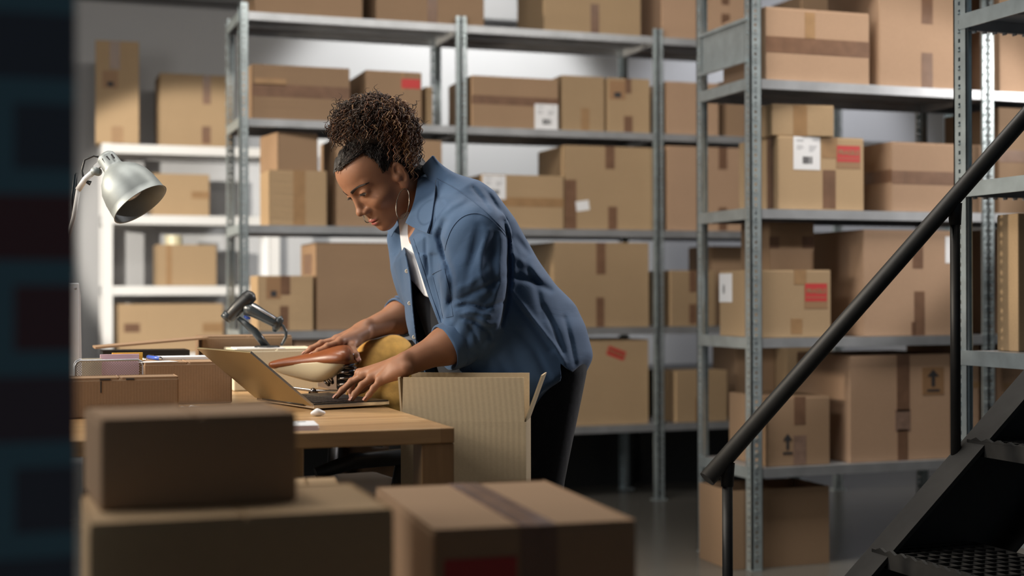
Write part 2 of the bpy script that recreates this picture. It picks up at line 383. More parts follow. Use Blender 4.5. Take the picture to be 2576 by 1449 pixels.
def decal(o, fr, d):
    kind, x0, y0, x1, y1 = d[:5]; face = d[5] if len(d) > 5 else 'front'; rot = d[6] if len(d) > 6 else 0
    ym = (y0 + y1) / 2; xm = (x0 + x1) / 2
    a0 = fr.hit(x0, ym, face)[0]; a1 = fr.hit(x1, ym, face)[0]; c1 = fr.hit(xm, y0, face)[1]; c0 = fr.hit(xm, y1, face)[1]
    if a0 > a1: a0, a1 = a1, a0
    if c0 > c1: c0, c1 = c1, c0
    W_ = fr.w if face in ('front', 'top') else fr.d; H_ = fr.h if face != 'top' else fr.d
    a0, a1 = max(a0, 0.0), min(a1, W_); c0, c1 = max(c0, 0.0), min(c1, H_)
    if a1 - a0 < 0.004 or c1 - c0 < 0.004: return
    def slab(name, mat, aa0, aa1, cc0, cc1, t0, t1, parent):
        mb = decal_quad(fr, face, aa0, aa1, cc0, cc1, t0, t1)
        if rot:
            c = face_pt(fr, face, (a0 + a1) / 2, (c0 + c1) / 2); xd, zd = face_axes(fr, face); nd = xd.cross(zd)
            R = Matrix.Rotation(math.radians(rot), 3, nd); mb.v = [tuple(c + R @ (Vector(v) - c)) for v in mb.v]
        return obj(name, mb, mat, parent)
    xd, zd = face_axes(fr, face); ctr = face_pt(fr, face, (a0 + a1) / 2, (c0 + c1) / 2, 0.0012)
    if rot:
        R = Matrix.Rotation(math.radians(rot), 3, xd.cross(zd)); xd, zd = R @ xd, R @ zd
    w, h = a1 - a0, c1 - c0
    if kind in ('tape', 'tape_tan', 'tape_shiny'):
        slab('tape', kind, a0, a1, c0, c1, 0.0, 0.0008, o)
    elif kind == 'label':
        p = slab('shipping_label', 'paper', a0, a1, c0, c1, 0.0, 0.001, o); p['label'] = 'white shipping label with barcode'
        bars = MB(); lines = MB()
        x = a0 + w * 0.34
        while x < a0 + w * 0.70:
            bw = w * random.choice((0.016, 0.03, 0.045))
            q = decal_quad(fr, face, x, min(x + bw, a0 + w * 0.72), c0 + h * 0.18, c0 + h * 0.40, 0.001, 0.0013); bars.add(q.v, q.f); x += bw + w * random.choice((0.012, 0.022))
        for (u0, u1, vv) in ((.12, .40, .90), (.70, .90, .90), (.12, .36, .86), (.12, .34, .72), (.58, .88, .72), (.12, .38, .67), (.58, .84, .67), (.12, .30, .62), (.58, .80, .62), (.58, .74, .57)):
            q = decal_quad(fr, face, a0 + w * u0, a0 + w * u1, c0 + h * vv - h * .012, c0 + h * vv + h * .012, 0.001, 0.0013); lines.add(q.v, q.f)
        obj('barcode', bars, 'ink', p); obj('lettering', lines, 'ink_grey', p)
    elif kind == 'label_side':
        p = slab('shipping_label', 'paper', a0, a1, c0, c1, 0.0, 0.001, o); p['label'] = 'white shipping label with barcode'
        bars = MB(); z = c0 + h * .3
        while z < c0 + h * .62:
            q = decal_quad(fr, face, a0 + w * (.56 if face == 'left' else .3), a0 + w * (.72 if face == 'left' else .46), z, z + h * .02, 0.001, 0.0013); bars.add(q.v, q.f); z += h * random.choice((.03, .04))
        obj('barcode', bars, 'ink', p)
    elif kind == 'fragile':
        p = slab('fragile_sticker', 'stamp' if rot == 0 else 'red', a0, a1, c0, c1, 0.0, 0.001, o); p['label'] = 'red FRAGILE sticker'
        if rot == 0:
            slab('red_field', 'red', a0 + w * .02, a1 - w * .02, c0 + h * .28, c1 - h * .02, 0.001, 0.0014, p)
            slab('rule', 'stamp', a0 + w * .06, a1 - w * .06, c0 + h * .42, c0 + h * .45, 0.0014, 0.0017, p)
        text_mesh('lettering', 'FRAGILE', w * 0.235, 'stamp', p, face_pt(fr, face, (a0 + a1) / 2, c0 + h * (.68 if rot == 0 else .5)), xd, zd, 0.0019)
    elif kind == 'redpatch':
        slab('red_sticker', 'red', a0, a1, c0, c1, 0.0, 0.001, o)
    elif kind == 'sticker':
        slab('sticker', 'paper', a0, a1, c0, c1, 0.0, 0.001, o)['label'] = 'small white sticker'
    elif kind in ('arrow', 'arrow_plain'):
        p = o
        if kind == 'arrow':
            p = slab('this_way_up_label', 'stamp', a0, a1, c0, c1, 0.0, 0.001, o); p['label'] = 'brown label with upward arrow'
        def P(u, v): return face_pt(fr, face, a0 + w * u, c0 + h * v, 0.0013)
        mb = MB()
        for poly in ([(.42, .30), (.58, .30), (.58, .66), (.78, .66), (.5, .93), (.22, .66), (.42, .66)], [(.22, .12), (.80, .12), (.80, .20), (.22, .20)]):
            mb.prism([P(*q) for q in poly], xd.cross(zd) * 0.0004)
        obj('arrow_print', mb, 'ink', p)
    elif kind == 'darklabel':
        p = slab('printed_label', 'stamp', a0, a1, c0, c1, 0.0, 0.001, o)
        slab('barcode', 'ink', a0 + w * .3, a0 + w * .72, c0 + h * .1, c0 + h * .38, 0.001, 0.0013, p)
CARTON_GROUPS = {}
def carton(label, x0, x1, yt, zb, Yf, depth, mat='card_a', decals=(), rz=0, group=None, yb=None, h=None, name='cardboard_box', seam='y'):
    ym = (yt + (yb if yb else yt + 60)) / 2
    A = atY(x0, ym, Yf); B = atY(x1, ym, Yf)
    z1 = zb + h if h else atY((x0 + x1) / 2, yt, Yf).z
    c, s_ = math.cos(rz), math.sin(rz)
    fr = Frame((A.x, Yf, zb + 0.0005), (c, s_, 0), (-s_, c, 0))
    if rz:   # find the width so that the far corner meets its pixel column
        d = ray(x1, ym); n = fr.ey; t = (fr.O - CAM).dot(n) / d.dot(n); fr.w = (CAM + d * t - fr.O).dot(fr.ex)
    else: fr.w = B.x - A.x
    fr.d = depth; fr.h = z1 - zb - 0.0005
    mb = MB(); g = 0.0025
    fr.box(mb, (0, 0, 0), (fr.w, fr.d, fr.h - g))
    if seam == 'y':
        fr.box(mb, (0.001, 0.001, fr.h - g), (fr.w / 2 - 0.0015, fr.d - 0.001, fr.h)); fr.box(mb, (fr.w / 2 + 0.0015, 0.001, fr.h - g), (fr.w - 0.001, fr.d - 0.001, fr.h))
    else:
        fr.box(mb, (0.001, 0.001, fr.h - g), (fr.w - 0.001, fr.d / 2 - 0.0015, fr.h)); fr.box(mb, (0.001, fr.d / 2 + 0.0015, fr.h - g), (fr.w - 0.001, fr.d - 0.001, fr.h))
    o = obj(name, mb, mat, None, fr.p(fr.w / 2, fr.d / 2, 0), bevel=0.0035, seg=2)
    tag(o, label, 'box', group)
    for d in decals: decal(o, fr, d)
    o_fr[o.name] = fr
    return o
o_fr = {}
L1, L2, L3, L4, L5 = LEV
def G(*a): return a
gB = ['boxes on the bottom shelf of the long rack', 'boxes on the second shelf of the long rack', 'boxes on the third shelf of the long rack', 'boxes on the fourth shelf of the long rack', 'boxes on top of the long rack']
gR = ['boxes on the bottom shelf behind the stairs', 'boxes on the second shelf behind the stairs', 'boxes on the third shelf behind the stairs', 'boxes on the top shelf behind the stairs']
gW = 'boxes on the white rack'
B = BY + 0.03
# ---- long rack, top
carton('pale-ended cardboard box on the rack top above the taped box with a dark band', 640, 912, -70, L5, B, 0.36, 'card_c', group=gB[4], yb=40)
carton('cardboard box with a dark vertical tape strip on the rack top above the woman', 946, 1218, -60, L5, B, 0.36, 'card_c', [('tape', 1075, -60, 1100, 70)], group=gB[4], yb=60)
carton('cardboard box with a short tape end on the rack top above the labelled box', 1368, 1612, -110, L5, B, 0.38, 'card_a', [('tape', 1486, 10, 1507, 84)], group=gB[4], yb=80)
carton('tall cardboard box at the rack top beside the galvanised post by the stairs', 1664, 1900, -140, L5, B, 0.38, 'card_b', [('tape', 1815, -20, 1834, 12), ('tape', 1815, 35, 1836, 60)], group=gB[4], yb=90)
# ---- long rack, fourth shelf
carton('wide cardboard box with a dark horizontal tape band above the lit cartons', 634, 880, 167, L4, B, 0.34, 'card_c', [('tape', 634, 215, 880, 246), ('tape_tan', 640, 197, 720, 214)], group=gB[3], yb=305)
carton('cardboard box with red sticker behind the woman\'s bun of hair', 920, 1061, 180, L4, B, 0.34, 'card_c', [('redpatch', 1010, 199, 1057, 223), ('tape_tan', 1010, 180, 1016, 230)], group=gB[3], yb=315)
carton('narrow sunlit cardboard box squeezed beside the rack post', 1071, 1088, 219, L4, B + 0.12, 0.2, 'card_a', group=gB[3], yb=315)
carton('cardboard box with a white barcode label low in its corner and a tape band', 1187, 1405, 195, L4, B, 0.38, 'card_c', [('tape', 1187, 243, 1405, 265), ('label', 1345, 262, 1403, 325)], group=gB[3], yb=320)
carton('plain tan cardboard box between the barcode box and the box with two tape ends', 1413, 1521, 192, L4, B + 0.01, 0.36, 'card_a', [('tape_tan', 1462, 272, 1482, 330)], group=gB[3], yb=330)
carton('tan cardboard box with a printed label and tape end at its foot', 1528, 1635, 198, L4, B, 0.36, 'card_a', [('tape', 1572, 196, 1588, 235), ('darklabel', 1533, 203, 1573, 250), ('tape', 1570, 292, 1591, 336)], group=gB[3], yb=335)
carton('cardboard box next to the thick post on the fourth shelf, seen past the stair rack', 1676, 1808, 208, L4, B, 0.36, 'card_b', group=gB[3], yb=340)
carton('cardboard box seen between the two end posts of the stair rack, fourth shelf', 1828, 1962, 206, L4, B, 0.36, 'card_c', group=gB[3], yb=345)
# ---- long rack, third shelf
carton('square sunlit-sided cardboard box at the shelf end, under a small box', 678, 822, 429, L3, B, 0.26, 'card_a', [('tape_tan', 738, 429, 768, 570)], group=gB[2], yb=570)
carton('small dark-fronted cardboard box resting on the square box', 700, 800, 334, atY(750, 429, B).z, B + 0.01, 0.25, 'card_c', rz=0.17, group=gB[2], yb=429)
carton('tall cardboard box standing behind the woman\'s head', 846, 1112, 350, L3, B + 0.01, 0.36, 'card_c', group=gB[2], yb=570)
carton('cardboard box with a white barcode label beside the big box with a crooked sticker', 1213, 1418, 441, L3, B, 0.38, 'card_a', [('label', 1214, 441, 1272, 501), ('tape_tan', 1213, 497, 1418, 520)], group=gB[2], yb=577)
carton('big cardboard box with a small crooked white sticker', 1421, 1643, 369, L3, B, 0.37, 'card_a', [('tape', 1523, 369, 1546, 425), ('tape', 1421, 452, 1450, 578), ('tape', 1530, 520, 1552, 580), ('sticker', 1449, 505, 1482, 530, 'front', 8)], group=gB[2], yb=578)  # the tall strip at the box edge is just a dark band
carton('big cardboard box with two tape ends seen through the end of the stair rack', 1678, 1912, 371, L3, B, 0.37, 'card_b', [('tape', 1808, 371, 1829, 426), ('tape', 1808, 522, 1829, 580)], group=gB[2], yb=578)
# ---- long rack, second shelf
carton('small cardboard box with dark printed label behind the barcode scanner', 650, 788, 694, L2, B, 0.24, 'card_a', [('darklabel', 670, 698, 706, 752), ('tape', 706, 694, 730, 742), ('tape', 704, 770, 726, 830)], group=gB[1], yb=830)
carton('large cardboard box standing behind the woman\'s forearm', 796, 1040, 611, L2, B + 0.02, 0.37, 'card_c', [('tape', 764, 640, 785, 690, 'left')], group=gB[1], yb=832)
carton('large cardboard box with two tape ends above the box with a tilted red sticker', 1395, 1633, 610, L2, B, 0.38, 'card_a', [('tape', 1500, 610, 1523, 690), ('tape', 1500, 748, 1520, 822)], group=gB[1], yb=822)
carton('tan cardboard box with tape ends beside the rack post, second shelf', 1686, 1800, 681, L2, B, 0.25, 'card_a', [('tape', 1734, 681, 1752, 735), ('tape', 1734, 765, 1752, 815)], group=gB[1], yb=815)
carton('brown cardboard box behind the tan box on the second shelf', 1790, 1935, 620, L2, B + 0.1, 0.26, 'card_c', group=gB[1], yb=815)
# ---- long rack, bottom shelf
carton('low sunlit cardboard box on the bottom shelf behind the saddle', 742, 1010, 850, L1, B, 0.36, 'card_b', group=gB[0], yb=1060)
carton('big cardboard box with a tilted red sticker behind the woman\'s hip', 1392, 1632, 856, L1, B, 0.38, 'card_a', [('fragile', 1527, 877, 1573, 900, 'front', -20)], group=gB[0], yb=1066)
carton('half-height tan cardboard box on the bottom shelf beside the post', 1700, 1830, 933, L1, B, 0.24, 'card_a', [('tape_tan', 1750, 1000, 1756, 1060)], group=gB[0], yb=1060)
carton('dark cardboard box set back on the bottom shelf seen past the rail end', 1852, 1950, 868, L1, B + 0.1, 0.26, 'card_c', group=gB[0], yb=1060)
# ---- white rack
Wf = WY + 0.03
carton('tall narrow cardboard box with printed mark on top of the white rack', 240, 350, 104, 1.849, Wf - 0.02, 0.22, 'card_a', [('tape', 276, 104, 302, 175), ('darklabel', 258, 178, 297, 222), ('tape_tan', 280, 318, 310, 362)], rz=-0.05, group=gW, yb=360)
carton('squarer cardboard box with tape end on top of the white rack', 402, 586, 188, 1.849, Wf, 0.30, 'card_a', [('tape', 510, 188, 530, 262), ('tape', 508, 318, 530, 362)], group=gW, yb=360)
carton('low cardboard box beside the lamp shade on the white rack', 385, 527, 438, 1.449, Wf + 0.03, 0.25, 'card_a', [('tape_tan', 482, 482, 527, 500)], group=gW, yb=540)
cw = carton('cardboard box carrying a roll of cream tape on the white rack', 395, 545, 616, 1.046, Wf + 0.04, 0.24, 'card_a', [('tape_tan', 418, 616, 432, 718)], group=gW, yb=718)
carton('long cardboard box on the lowest white shelf in view', 297, 562, 765, 0.661, Wf + 0.02, 0.28, 'card_a', [('tape', 312, 814, 352, 836), ('tape_tan', 510, 812, 562, 836)], group=gW, yb=870)
rt = thing('tape_roll', atY(437, 616, Wf + 0.11) , 'cream roll of tape standing on a box of the white rack', 'tape')
rl = root_loc(rt); rt.location = (rl.x, rl.y, cw.location.z + o_fr[cw.name].h + 0.0005); rl = root_loc(rt)
M['tape_cream'] = basic('cream_tape', (0.72, 0.66, 0.45), 0.4)
obj('tape_winding', MB().lathe(rl, (0, 0, 1), [(0, 0.035), (0, 0.05), (0.055, 0.05), (0.055, 0.035), (0, 0.035)], 28, False), 'tape_cream', rt)
obj('core', MB().lathe(rl, (0, 0, 1), [(0, 0.0315), (0, 0.035), (0.0555, 0.035), (0.0555, 0.0315), (0, 0.0315)], 28, False), 'card_in', rt)
# ---- stair rack
R = RY + 0.03
carton('wide cardboard box with dark tape band on the upper stair-rack shelf', 1926, 2187, 26, L4, R, 0.33, 'card_b', [('tape', 1926, 98, 2187, 138), ('tape_tan', 2025, 32, 2050, 98)], group=gR[3], yb=210)
carton('cardboard box on the long rack top, showing above the wide banded box', 2016, 2190, -6, L5, B, 0.36, 'card_c', [('tape_tan', 2094, -6, 2112, 90)], group=gB[4], yb=90)
carton('very tall cardboard box with two tape strips next to the wide banded box', 2212, 2440, -62, L4, R, 0.36, 'card_b', [('tape', 2318, -60, 2346, 60), ('tape', 2318, 133, 2346, 222)], group=gR[3], yb=220)
carton('cardboard box on the upper shelf beyond the perforated post of the second stair rack', 2514, 2700, -40, L4, R, 0.36, 'card_b', [('tape', 2574, -60, 2600, 50)], group=gR[3], yb=230)
r3 = carton('cardboard box with white barcode label and FRAGILE sticker', 1958, 2173, 345, L3, R, 0.30, 'card_a', [('label', 1996, 344, 2063, 427), ('tape_tan', 2068, 345, 2106, 398), ('fragile', 2104, 366, 2164, 424), ('tape', 2070, 428, 2102, 525), ('tape', 1930, 345, 1946, 525, 'left')], group=gR[2], yb=525)
carton('small cardboard box lying on top of the FRAGILE-marked box with barcode label', 1941, 2098, 265, root_loc(r3).z + o_fr[r3.name].h, R + 0.01, 0.20, 'card_a', [('tape_tan', 1996, 265, 2030, 345)], rz=-0.10, group=gR[2], yb=345)
carton('pale cardboard box with wrinkled tape band, crossed by the stair rail', 2243, 2468, 361, L3, R + 0.01, 0.34, 'card_b', [('tape', 2243, 432, 2468, 465), ('tape', 2177, 430, 2243, 462, 'left')], group=gR[2], yb=531)
carton('dark cardboard box on the middle shelf beyond the perforated post', 2512, 2690, 275, L3, R + 0.02, 0.34, 'card_c', [('tape', 2512, 380, 2690, 410)], group=gR[2], yb=535)
r2 = carton('cardboard box with side shipping label and FRAGILE sticker, second stair-rack shelf', 1914, 2090, 679, L2, R, 0.32, 'card_a', [('label_side', 1807, 688, 1842, 760, 'left'), ('fragile', 2024, 712, 2081, 776), ('tape_tan', 1998, 679, 2028, 716), ('tape_tan', 1990, 802, 2018, 840)], group=gR[1], yb=848)
carton('banded cardboard box behind the FRAGILE box with the side label', 1935, 2048, 560, root_loc(r2).z + o_fr[r2.name].h - 0.0, R + 0.09, 0.22, 'card_c', [('tape', 1935, 595, 1960, 625), ('tape', 2018, 595, 2048, 625)], group=gR[1], yb=678)
carton('large cardboard box with split tape strip crossed by the stair rail', 2172, 2440, 580, L2, R, 0.37, 'card_b', [('tape', 2296, 612, 2322, 675), ('tape', 2300, 733, 2326, 845), ('tape', 2293, 810, 2302, 845), ('sticker', 2378, 595, 2392, 662)], group=gR[1], yb=846)
carton('cardboard box beyond the perforated post, second shelf', 2545, 2700, 575, L2, R, 0.30, 'card_b', group=gR[1], yb=840)
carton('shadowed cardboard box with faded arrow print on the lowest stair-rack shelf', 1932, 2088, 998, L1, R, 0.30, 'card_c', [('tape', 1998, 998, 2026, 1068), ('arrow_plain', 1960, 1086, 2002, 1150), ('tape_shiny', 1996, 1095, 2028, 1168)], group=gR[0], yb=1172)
carton('large cardboard box with torn tape strip and upward arrow label', 2138, 2392, 893, L1, R, 0.38, 'card_b', [('tape', 2256, 893, 2288, 1035), ('tape_shiny', 2252, 1030, 2290, 1085), ('tape', 2258, 1080, 2284, 1165), ('arrow', 2320, 924, 2374, 993)], group=gR[0], yb=1168)
carton('tall tan cardboard box on the long rack, showing above the faded arrow box', 1978, 2092, 872, L1, B, 0.36, 'card_a', group=gB[0], yb=1060)
carton('slim cardboard box at the end of the lowest stair-rack shelf, behind the rail post', 2404, 2464, 866, L1, R + 0.02, 0.32, 'card_b', [('tape_tan', 2404, 962, 2464, 975)], group=gR[0], yb=1160)
carton('cardboard box on the lowest shelf seen under the end-on rack', 2522, 2640, 862, L1, R + 0.02, 0.32, 'card_b', [('tape_tan', 2522, 962, 2640, 975)], group=gR[0], yb=1160)
# ---- end-on rack
carton('tan cardboard box on the end-on rack at the picture edge', 2561, 2760, 540, L2, NY + 0.30, 0.09, 'card_a', group='boxes on the end-on rack', yb=885)

# ---- open box on the floor below the stair rack
def open_carton(label, fr, mat, flaps, th=0.004, group=None, tilt=0.0):
    """walls without a lid; flaps: list of (side, length, angle from vertical)"""
    o = thing('open_cardboard_box', fr.p(fr.w / 2, fr.d / 2, 0), label, 'box', group)
    mb = MB(); w, d, h = fr.w, fr.d, fr.h
    fr.box(mb, (0, 0, 0), (w, d, th)); fr.box(mb, (0, 0, th), (w, th, h)); fr.box(mb, (0, d - th, th), (w, d, h)); fr.box(mb, (0, th, th), (th, d - th, h)); fr.box(mb, (w - th, th, th), (w, d - th, h))
    obj('body', mb, mat, o)
    for side, ln, ang in flaps:
        a = math.radians(ang); ca, sa = math.cos(a) * ln, math.sin(a) * ln; e = 0.003
        if side == 'front': q = [(e, 0, h), (w - e, 0, h), (w - e - 0.002, -sa, h + ca), (e + 0.002, -sa, h + ca)]; n = (0, th, 0)
        elif side == 'back': q = [(e, d - th, h), (w - e, d - th, h), (w - e, d - th + sa, h + ca), (e, d - th + sa, h + ca)]; n = (0, th, 0)
        elif side == 'left': q = [(0, e, h), (0, d - e, h), (-sa, d - e, h + ca), (-sa, e, h + ca)]; n = (th, 0, 0)
        else: q = [(w - th, e, h), (w - th, d - e, h), (w - th + sa, d - e, h + ca), (w - th + sa, e, h + ca)]; n = (th, 0, 0)
        mb = MB().prism([fr.p(*v) for v in q], fr.p(*n) - fr.p(0, 0, 0))
        obj('flap', mb, mat, o)
    return o
def frame_px(x0, x1, ym, Yf, zb, h, d, rz=0.0):
    A = atY(x0, ym, Yf); c, s_ = math.cos(rz), math.sin(rz)
    fr = Frame((A.x, A.y, zb + 0.0005), (c, s_, 0), (-s_, c, 0)); dd = ray(x1, ym); t = (fr.O - CAM).dot(fr.ey) / dd.dot(fr.ey)
    fr.w = (CAM + dd * t - fr.O).dot(fr.ex); fr.h = h; fr.d = d; return fr
fr = frame_px(1838, 2086, 1330, RY + 0.05, 0, 0.284, 0.25)
open_carton('open-topped brown cardboard box on the floor below the stair rack', fr, 'card_c', [])
fr = frame_px(2480, 2640, 1440, NY + 0.2, 0, 0.20, 0.26)
open_carton('open cardboard box with raised flaps on the floor under the end-on rack', fr, 'card_a', [('front', 0.09, 5), ('left', 0.09, 25), ('back', 0.09, 8)])
# pallets, plus black fillers added to deepen the dark under the long rack
def pallet(x, y, z, w, d, label, mat, group):
    p = thing('wooden_pallet', (x, y, z), label, 'pallet', group)
    for k in range(3): obj('block', MB().box((x, y + k * (d - 0.08) / 2, z), (x + w, y + k * (d - 0.08) / 2 + 0.08, z + 0.07)), mat, p)
    for k in range(5): obj('deck_board', MB().box((x + k * (w - 0.1) / 4, y, z + 0.07), (x + k * (w - 0.1) / 4 + 0.1, y + d, z + 0.088)), mat, p)
    return p
M['pallet'] = basic('pallet_wood', (0.17, 0.095, 0.05), 0.8, noise=0.25, nscale=12)
a = atY(1402, 1150, BY + 0.5); b = atY(1545, 1150, BY + 0.5)
pallet(1.55, BY + 0.52, 0.0, 0.88, 0.6, 'lower wooden pallet on the floor beyond the long rack', 'pallet', 'stacked pallets')
pallet(1.57, BY + 0.53, 0.0885, 0.86, 0.6, 'middle wooden pallet of the stack beyond the long rack', 'pallet', 'stacked pallets')
pallet(1.53, BY + 0.52, 0.177, 0.88, 0.6, 'topmost wooden pallet of the stack beyond the long rack', 'pallet', 'stacked pallets')
def filler(x0, x1, y0, y1, h, label):
    c = thing('shade_filler', ((x0 + x1) / 2, (y0 + y1) / 2, 0), label, 'filler', 'added shade fillers behind the long rack')
    mb = MB().box((x0, y0, 0), (x1, y1, 0.01))
    for q in ((x0, y0, x1, y0 + .008), (x0, y1 - .008, x1, y1), (x0, y0 + .008, x0 + .008, y1 - .008), (x1 - .008, y0 + .008, x1, y1 - .008)): mb.box((q[0], q[1], 0.01), (q[2], q[3], h - 0.03))
    obj('body', mb, 'black_plastic', c)
    mb = MB().box((x0 - .008, y0 - .008, h - .03), (x1 + .008, y1 + .008, h)); obj('lid', mb, 'black_plastic', c, bevel=0.006)
filler(0.30, 0.88, BY + 0.56, BY + 1.0, 0.62, 'added black shade crate farthest from the pallets, glimpsed under the packing table')
filler(0.92, 1.48, BY + 0.56, BY + 1.0, 0.62, 'added black shade crate on the window side of the pallets behind the rack')
filler(2.46, 3.02, BY + 0.56, BY + 1.0, 0.60, 'added black shade crate on the floor behind the rack beside the pallets')
filler(3.07, 3.80, BY + 0.56, BY + 1.0, 0.60, 'wider added black shade crate on the floor behind the rack near the stairs')
# ================================================================ desk
def butcher():
    t = NT('oak_butcher_block'); b = t.b; b.inputs['Roughness'].default_value = 0.36
    br = t.n('ShaderNodeTexBrick'); t.l(t.tc.outputs['Object'], br.inputs['Vector'])
    br.inputs['Color1'].default_value = (0.46, 0.29, 0.14, 1); br.inputs['Color2'].default_value = (0.37, 0.215, 0.095, 1); br.inputs['Mortar'].default_value = (0.26, 0.15, 0.07, 1)
    br.inputs['Scale'].default_value = 1.0; br.inputs['Mortar Size'].default_value = 0.0004; br.inputs['Brick Width'].default_value = 0.36; br.inputs['Row Height'].default_value = 0.042; br.offset = 0.37
    mp = t.n('ShaderNodeMapping'); t.l(t.tc.outputs['Object'], mp.inputs[0]); mp.inputs['Scale'].default_value = (3, 45, 45)
    nz = t.n('ShaderNodeTexNoise', Scale=1.0, Detail=6.0, Distortion=0.6); t.l(mp.outputs[0], nz.inputs['Vector'])
    c = t.mix(0.45, br.outputs[0], nz.outputs[0], 'OVERLAY'); t.l(c, b.inputs['Base Color']); t.bump(nz.outputs[0], 0.06, 0.001)
    return t.m
def legwood():
    t = NT('oak_leg'); b = t.b; b.inputs['Roughness'].default_value = 0.45
    mp = t.n('ShaderNodeMapping'); t.l(t.tc.outputs['Object'], mp.inputs[0]); mp.inputs['Scale'].default_value = (40, 40, 3)
    nz = t.n('ShaderNodeTexNoise', Scale=1.0, Detail=6.0, Distortion=0.8); t.l(mp.outputs[0], nz.inputs['Vector'])
    c = t.mix(nz.outputs[0], (0.22, 0.125, 0.055), (0.44, 0.27, 0.13)); t.l(c, b.inputs['Base Color']); return t.m
M['oak'] = butcher(); M['oak_leg'] = legwood()
TZ = 0.74; TXR = 0.797; TYF = 2.637; TYB = 4.25; TXL = -1.15
table = thing('work_table', ((TXL + TXR) / 2, (TYF + TYB) / 2, 0), 'oak butcher-block packing table with square legs', 'table')
obj('tabletop', MB().box((TXL, TYF, TZ - 0.03), (TXR, TYB, TZ)), 'oak', table, bevel=0.0025)
for x in (TXL, TXR - 0.065):
    for y in (TYF + 0.003, TYB - 0.068): obj('leg', MB().box((x, y, 0), (x + 0.065, y + 0.065, TZ - 0.0305)), 'oak_leg', table, bevel=0.002)

# ---- laptop
hn = atZ(789, 1031, TZ + 0.002); hf = atZ(641, 1009, TZ + 0.002); bn = atZ(962, 1019, TZ + 0.002)
ex = (hf - hn).normalized(); ey = (bn - hn); ey = (ey - ex * ey.dot(ex)).normalized(); LW = 0.305; LD = 0.192
lap = thing('laptop', (hn + hf) / 2, 'thin gold laptop standing open on the packing table', 'laptop')
M['gold'] = basic('champagne_aluminium', (0.44, 0.36, 0.21), 0.33, 0.85); M['gold_edge'] = basic('bright_aluminium_edge', (0.75, 0.70, 0.62), 0.25, 0.9)
M['keys'] = basic('black_keys', (0.012, 0.012, 0.013), 0.45); M['deck'] = basic('black_keyboard_deck', (0.022, 0.020, 0.020), 0.30)
M['screen'] = basic('dark_screen', (0.012, 0.013, 0.015), 0.12)
lz = Vector((0, 0, 1)); c0 = hn + ex * LW / 2
obj('base', MB().obox(c0 + ey * LD / 2 + lz * 0.0065, ex * LW / 2, ey * LD / 2, lz * 0.0045), 'gold_edge', lap, bevel=0.0015)
obj('keyboard_deck', MB().obox(c0 + ey * LD / 2 + lz * 0.0123, ex * (LW / 2 - 0.002), ey * (LD / 2 - 0.002), lz * 0.0012), 'deck', lap)
mb = MB()
for r in range(5):
    for k in range(14): mb.obox(hn + ex * (0.017 + (k + .5) * 0.019) + ey * (0.022 + r * 0.0185) + lz * 0.0142, ex * 0.008, ey * 0.0077, lz * 0.0006)
obj('keyboard', mb, 'keys', lap)
obj('touchpad', MB().obox(c0 + ey * (LD - 0.045) + lz * 0.0137, ex * 0.052, ey * 0.032, lz * 0.0003), 'keys', lap)
tl = atW(523, 881, (hf - CAM).dot(Fv) + 0.11); tr = atW(668, 889, (hn - CAM).dot(Fv) + 0.11)
la = math.radians(50.5); up = (-ey * math.sin(la) + lz * math.cos(la)); nl = ex.cross(up).normalized()
lc = c0 + lz * 0.010 - ey * 0.002
obj('lid', MB().obox(lc + up * LD / 2, ex * LW / 2, up * LD / 2, nl * 0.0022), 'gold', lap, bevel=0.0012)
if nl.dot(ey) < 0: nl = -nl
obj('screen', MB().obox(lc + up * LD / 2 + nl * 0.0026, ex * (LW / 2 - 0.004), up * (LD / 2 - 0.004), nl * 0.0004), 'screen', lap)
obj('lid_edge', MB().obox(lc - ex * (LW / 2 + 0.0004) + up * LD / 2, ex * 0.0006, up * LD / 2, nl * 0.0024), 'gold_edge', lap)
obj('hinge', MB().tube([lc - ex * 0.11, lc + ex * 0.11], 0.004, 10), 'deck', lap)

# ---- cartons on the table
def desk_carton(label, x0, x1, yt, pxy, mat, depth, decals=(), rz=0.0, zb=TZ, name='cardboard_box', group=None):
    Y = atZ(pxy[0], pxy[1], zb).y
    return carton(label, x0, x1, yt, zb, Y, depth, mat, decals, rz, group, yb=yt + 60, name=name)
gD = 'boxes on the packing table'
b1 = desk_carton('low cardboard box with tucked lid flap at the table front, before the wire tray', 150, 450, 951, (450, 1046), 'card_c', 0.10, group=gD)
fr1 = o_fr[b1.name]
mb = MB()
for u0, u1 in ((0.33, 0.42), (0.55, 0.62)): fr1.box(mb, (fr1.w * u0, -0.0008, fr1.h - 0.004), (fr1.w * u1, 0.002, fr1.h - 0.0015))
fr1.box(mb, (fr1.w * 0.335, -0.0008, fr1.h - 0.03), (fr1.w * 0.345, 0.001, fr1.h - 0.006))
obj('flap_slot', mb, 'ink', b1)
b2 = desk_carton('flat brown cardboard box beside the laptop lid on the packing table', 362, 584, 912, (584, 1014), 'card_c', 0.26, group=gD, rz=-0.02)
b3 = desk_carton('brown cardboard box behind the cream box under the scanner', 508, 735, 846, (735, 968), 'card_c', 0.16, group=gD)
cream = desk_carton('cream cardboard box behind the laptop, sheet of paper on its lid', 588, 800, 879, (588, 985), 'card_pale', 0.20, group=gD)
cf = o_fr[cream.name]; cz = root_loc(cream).z + cf.h
